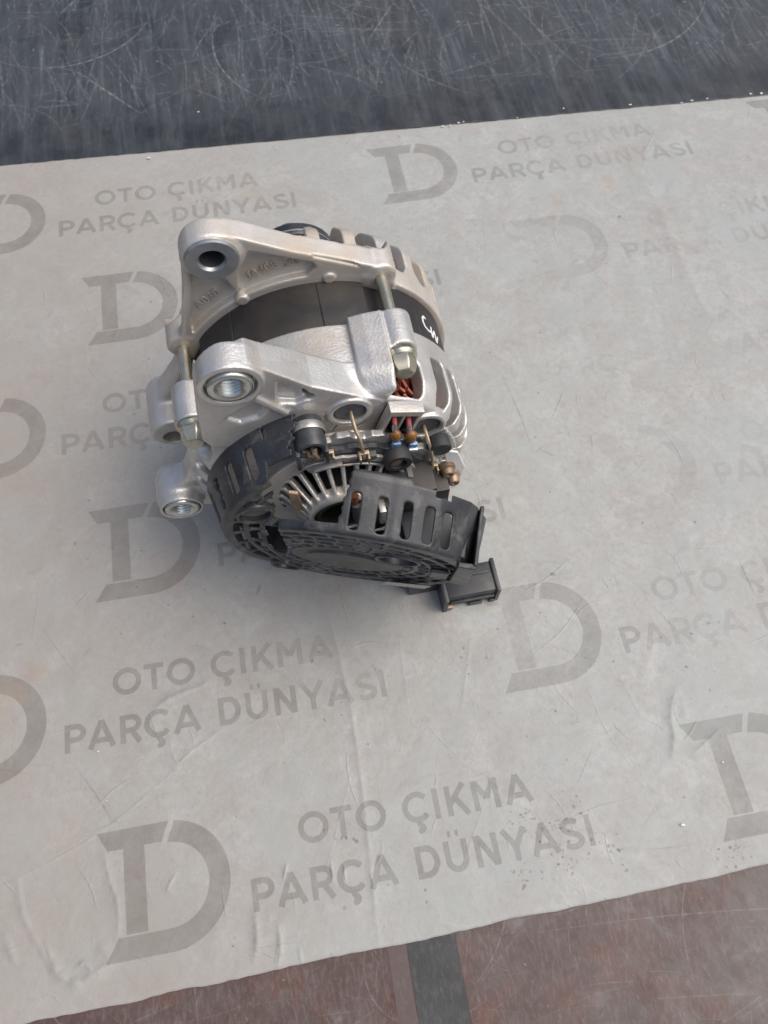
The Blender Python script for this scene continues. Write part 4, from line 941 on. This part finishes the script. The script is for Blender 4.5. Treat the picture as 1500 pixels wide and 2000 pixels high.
# black rubber posts
def post(c, r, y0, y1, open_=True, mat='rubber', label=None, win=None):
    prof = [(r*.92, y1), (r, y1-1), (r*1.0, y0+.6), (r*.95, y0)]
    prof += [(r*.62, y0), (r*.58, y0+4), (0, y0+4.4)] if open_ else [(r*.2, y0-.1), (0, y0)]
    b = MB(); b.lathe(prof, c, 36); return b.build('rubber_sleeve', MT[mat], alt, label=label)
pst = post((26.6, 32.4), 6.6, 38.6, 54, label='black rubber sleeve in the middle of the rectifier')
b = MB(); b.lathe([(3.2, 43), (3.4, 40.6), (2.2, 39.8), (0, 40)], (25.6, 31.6), 20); b.build('terminal_end', MT['rust'], pst)
post((48.4, 26.6), 5.2, 45.2, 52, open_=False, label='black rubber sleeve beside the second diode')
# terminal surround left of the first diode, with its broken window
b = MB(); b.lathe([(6.9, 57), (7.0, 55), (6.9, 42.5), (6.3, 41.3), (4.9, 41.0), (4.6, 46), (0, 46.4)], (-11.8, 53.2), 36, rmod=lambda r, a: r*(1+.03*math.sin(3*a)))
b.box((-18.0, 46.5, 48), (2, 15, 13), None, .6); b.box((-5.4, 44.5, 47.6), (1.8, 9, 11), None, .6)
tp = b.build('terminal_surround', MT['plastic'], alt, label='black plastic terminal surround with a broken window')
b = MB(); b.tube([(-13.6, 43.5, 50.2), (-13, 41.2, 49.6), (-11.4, 40.4, 50.4), (-10.4, 40.8, 52.6), (-10.2, 42.2, 54.2)], 1.0, 8)
b.tube([(-11.2, 43, 53.2), (-10.8, 40.4, 52.4), (-9.8, 39.8, 50.2), (-9.6, 40.4, 48)], .9, 8); b.box((-13.4, 43.5, 47.8), (6.5, 1.6, 5), Matrix.Rotation(.3, 3, 'Y'), .5)
b.build('crimped_terminal', MT['rust'], tp)
b = MB(); b.lathe([(7.4, 49.4), (7.6, 50.2), (7.6, 52.6), (7.3, 53.4)], (-11.8, 53.2), 40); b.build('metal_band', MT['tin'], tp)
# terminal box with two soldered red wires
b = MB()
for lo, hi in (((22.6,46.8,62.2),(38.6,52.8,64.2)), ((22.8,47.0,42),(24.4,52.6,62.4)), ((36.8,47.0,42),(38.4,52.6,62.4)), ((30.0,47.4,43),(31.2,52.6,62.4)), ((22.8,46.8,60.6),(38.4,48.2,62.6))):
    b.box([(lo[i]+hi[i])/2 for i in range(3)], [hi[i]-lo[i] for i in range(3)], Matrix.Rotation(math.radians(14), 3, 'Y') if False else None, .35)
R14 = Matrix.Rotation(math.radians(16), 3, 'Y'); cc = Vector((30.6, 50, 52))
b.v = [tuple(R14 @ (Vector(v)-cc)+cc+Vector((-1.6, 2.8, -5.2))) for v in b.v]
tb = b.build('terminal_box', MT['alu'], alt, label='small silver terminal box with two red wires')
b = MB(); b.box(tuple(cc+Vector((-1.9, 5.6, -5.5))), (15.0, 1, 21), R14, 0); b.build('box_back', MT['dark'], tb)
for i, dx in enumerate((0, 6.6)):
    o = Vector((25.6+dx, 2.0, 52.0-dx*.45)); b = MB()
    b.tube([o+Vector((1.4, 53, 1.5)), o+Vector((1.2, 50.6, 1.6)), o+Vector((.9, 48.4, .8)), o+Vector((.8, 46.6, -.6))], 1.15, 10); b.build('red_wire', MT['red'], tb)
    b = MB(); b.tube([o+Vector((.8, 46.7, -.4)), o+Vector((.7, 46.0, -2.4)), o+Vector((.6, 45.4, -4))], [1.0, 1.25, 1.1], 10); b.build('solder_joint', MT['solder'], tb)
    bm = bmesh.new(); bmesh.ops.create_icosphere(bm, subdivisions=3, radius=1)
    rr = random.Random(i); vs = []
    for v in bm.verts:
        c_ = v.co.copy(); k_ = 1+.12*math.sin(c_.x*2.6+i)+.10*math.sin(c_.z*3.4+c_.y*2)
        vs.append(o+Vector((.6+i*.6, 44.6, -7.2))+Vector((c_.x*(2.6+.6*i), c_.y*2.2, c_.z*4.2))*k_)
    b = MB(); b.add(vs, [[v.index for v in f.verts] for f in bm.faces], True); bm.free(); b.build('resin_blob', MT['resin'], tb)
    b = MB(); b.box(o+Vector((.8+i*1.2, 43.2, -12.4)), (4.3, 2.4, 4.2), R14, .9); b.build('solder_tab', MT['blue'], tb, label='blue lacquered solder tab')
    b = MB(); b.box(o+Vector((.9+i*1.2, 42.6, -15.2)), (4.6, 2.6, 2.4), R14, .8); b.build('solder_tab', MT['solder'], tb)
# screws and white plate on the right
b = MB(); b.add([(50.5,48.5,22),(57.8,48.2,18),(62.4,47,3.5),(59.6,46.0,-13),(52.2,46.5,-10.5),(52.6,47.3,8)]+[(x,y-1.4,z) for x,y,z in ((50.5,48.5,22),(57.8,48.2,18),(62.4,47,3.5),(59.6,46.0,-13),(52.2,46.5,-10.5),(52.6,47.3,8))],
   [(0,1,2,3,4,5),(11,10,9,8,7,6)]+[(k,(k+1)%6,6+(k+1)%6,6+k) for k in range(6)]); wp = b.build('white_plate', MT['white'], alt, bevel=.4)
for c, y in (((52.6, 7.5), 42.0), ((55.9, -1.5), 41.4)):
    b = MB(); b.lathe([(0, 47), (3.9, 47), (4.3, 46.2), (4.3, 44.4), (3.6, 43.8), (3.3, 43.6), (3.2, y-.4), (2.6, y-1.2), (1.3, y-1.2), (1.1, y+.2), (0, y+.2)], c, 24); b.build('terminal_screw', MT['rust'], wp, auto=40)
# brush holder and dark plastic behind the cover
b = MB(); b.box((33, 38, 8), (22, 16, 20), None, 1.5); b.box((44, 40, -2), (16, 12, 16), None, 1.2); b.box((20, 34, 2), (14, 10, 14), None, 1.5)
bh = b.build('brush_holder', MT['plastic_dirty'], alt)
b = MB(); b.box((36.5, 41.5, 13.5), (14, 7, 6), Matrix.Rotation(.45, 3, 'Y'), .7); b.build('holder_frame', MT['diode'], alt)
b = MB(); b.box((40.6, 38, 2.5), (9, 7, 6), Matrix.Rotation(.45, 3, 'Y'), .7); b.build('holder_frame', MT['diode'], alt)
b = MB(); b.box((12.5, 43.5, 37.4), (9, 4, 3.4), None, .5); b.build('contact_strip', MT['diode'], alt)
b = MB(); b.lathe([(15.2, 60), (15.2, 36), (13, 33.5), (12.4, 33.5), (12.4, 50), (0, 50)], (0,0), 48); b.build('slip_ring_sleeve', MT['dark'], alt)
b = MB(); b.tube([(5.2, 35.5, 9), (4.9, 33.5, 13.5), (4.6, 32, 17), (4.8, 33, 20)], 1.9, 12) ; b.build('bare_copper_lead', MT['bare_copper'], alt)
b = MB(); b.box((38.5, 22, -17), (25, 30, 27), None, 1.5); b.build('regulator_block', MT['plastic'], alt)
b = MB(); b.tube([(6.4, 37, -22), (5.8, 35, -6), (5.2, 34, 9)], 2.4, 14); b.build('brush_terminal', MT['diode'], alt)
b = MB(); b.box((17.2, 30, 3), (3.4, 7, 14), None, .8); b.build('brush_terminal', MT['tin'], alt)
b = MB(); crescent(b, 24, 50, 84, 200, 43, 52, .6); b.build('rectifier_body', MT['dark'], alt, bevel=.4)
# broken clip standing in the gap of the cover
b = MB(); b.add([(-25.5,40,20),(-21,39,19),(-20.2,36,12),(-22,34.6,6),(-24.5,36,12)]+[(-25.0,41.6,20.5),(-20.5,40.6,19.5),(-19.7,37.6,12.5),(-21.5,36.2,6.5),(-24.0,37.6,12.5)],
   [(0,1,2,3,4),(9,8,7,6,5)]+[(k,(k+1)%5,5+(k+1)%5,5+k) for k in range(5)]); b.build('broken_clip', MT['rust'], alt, bevel=.3)
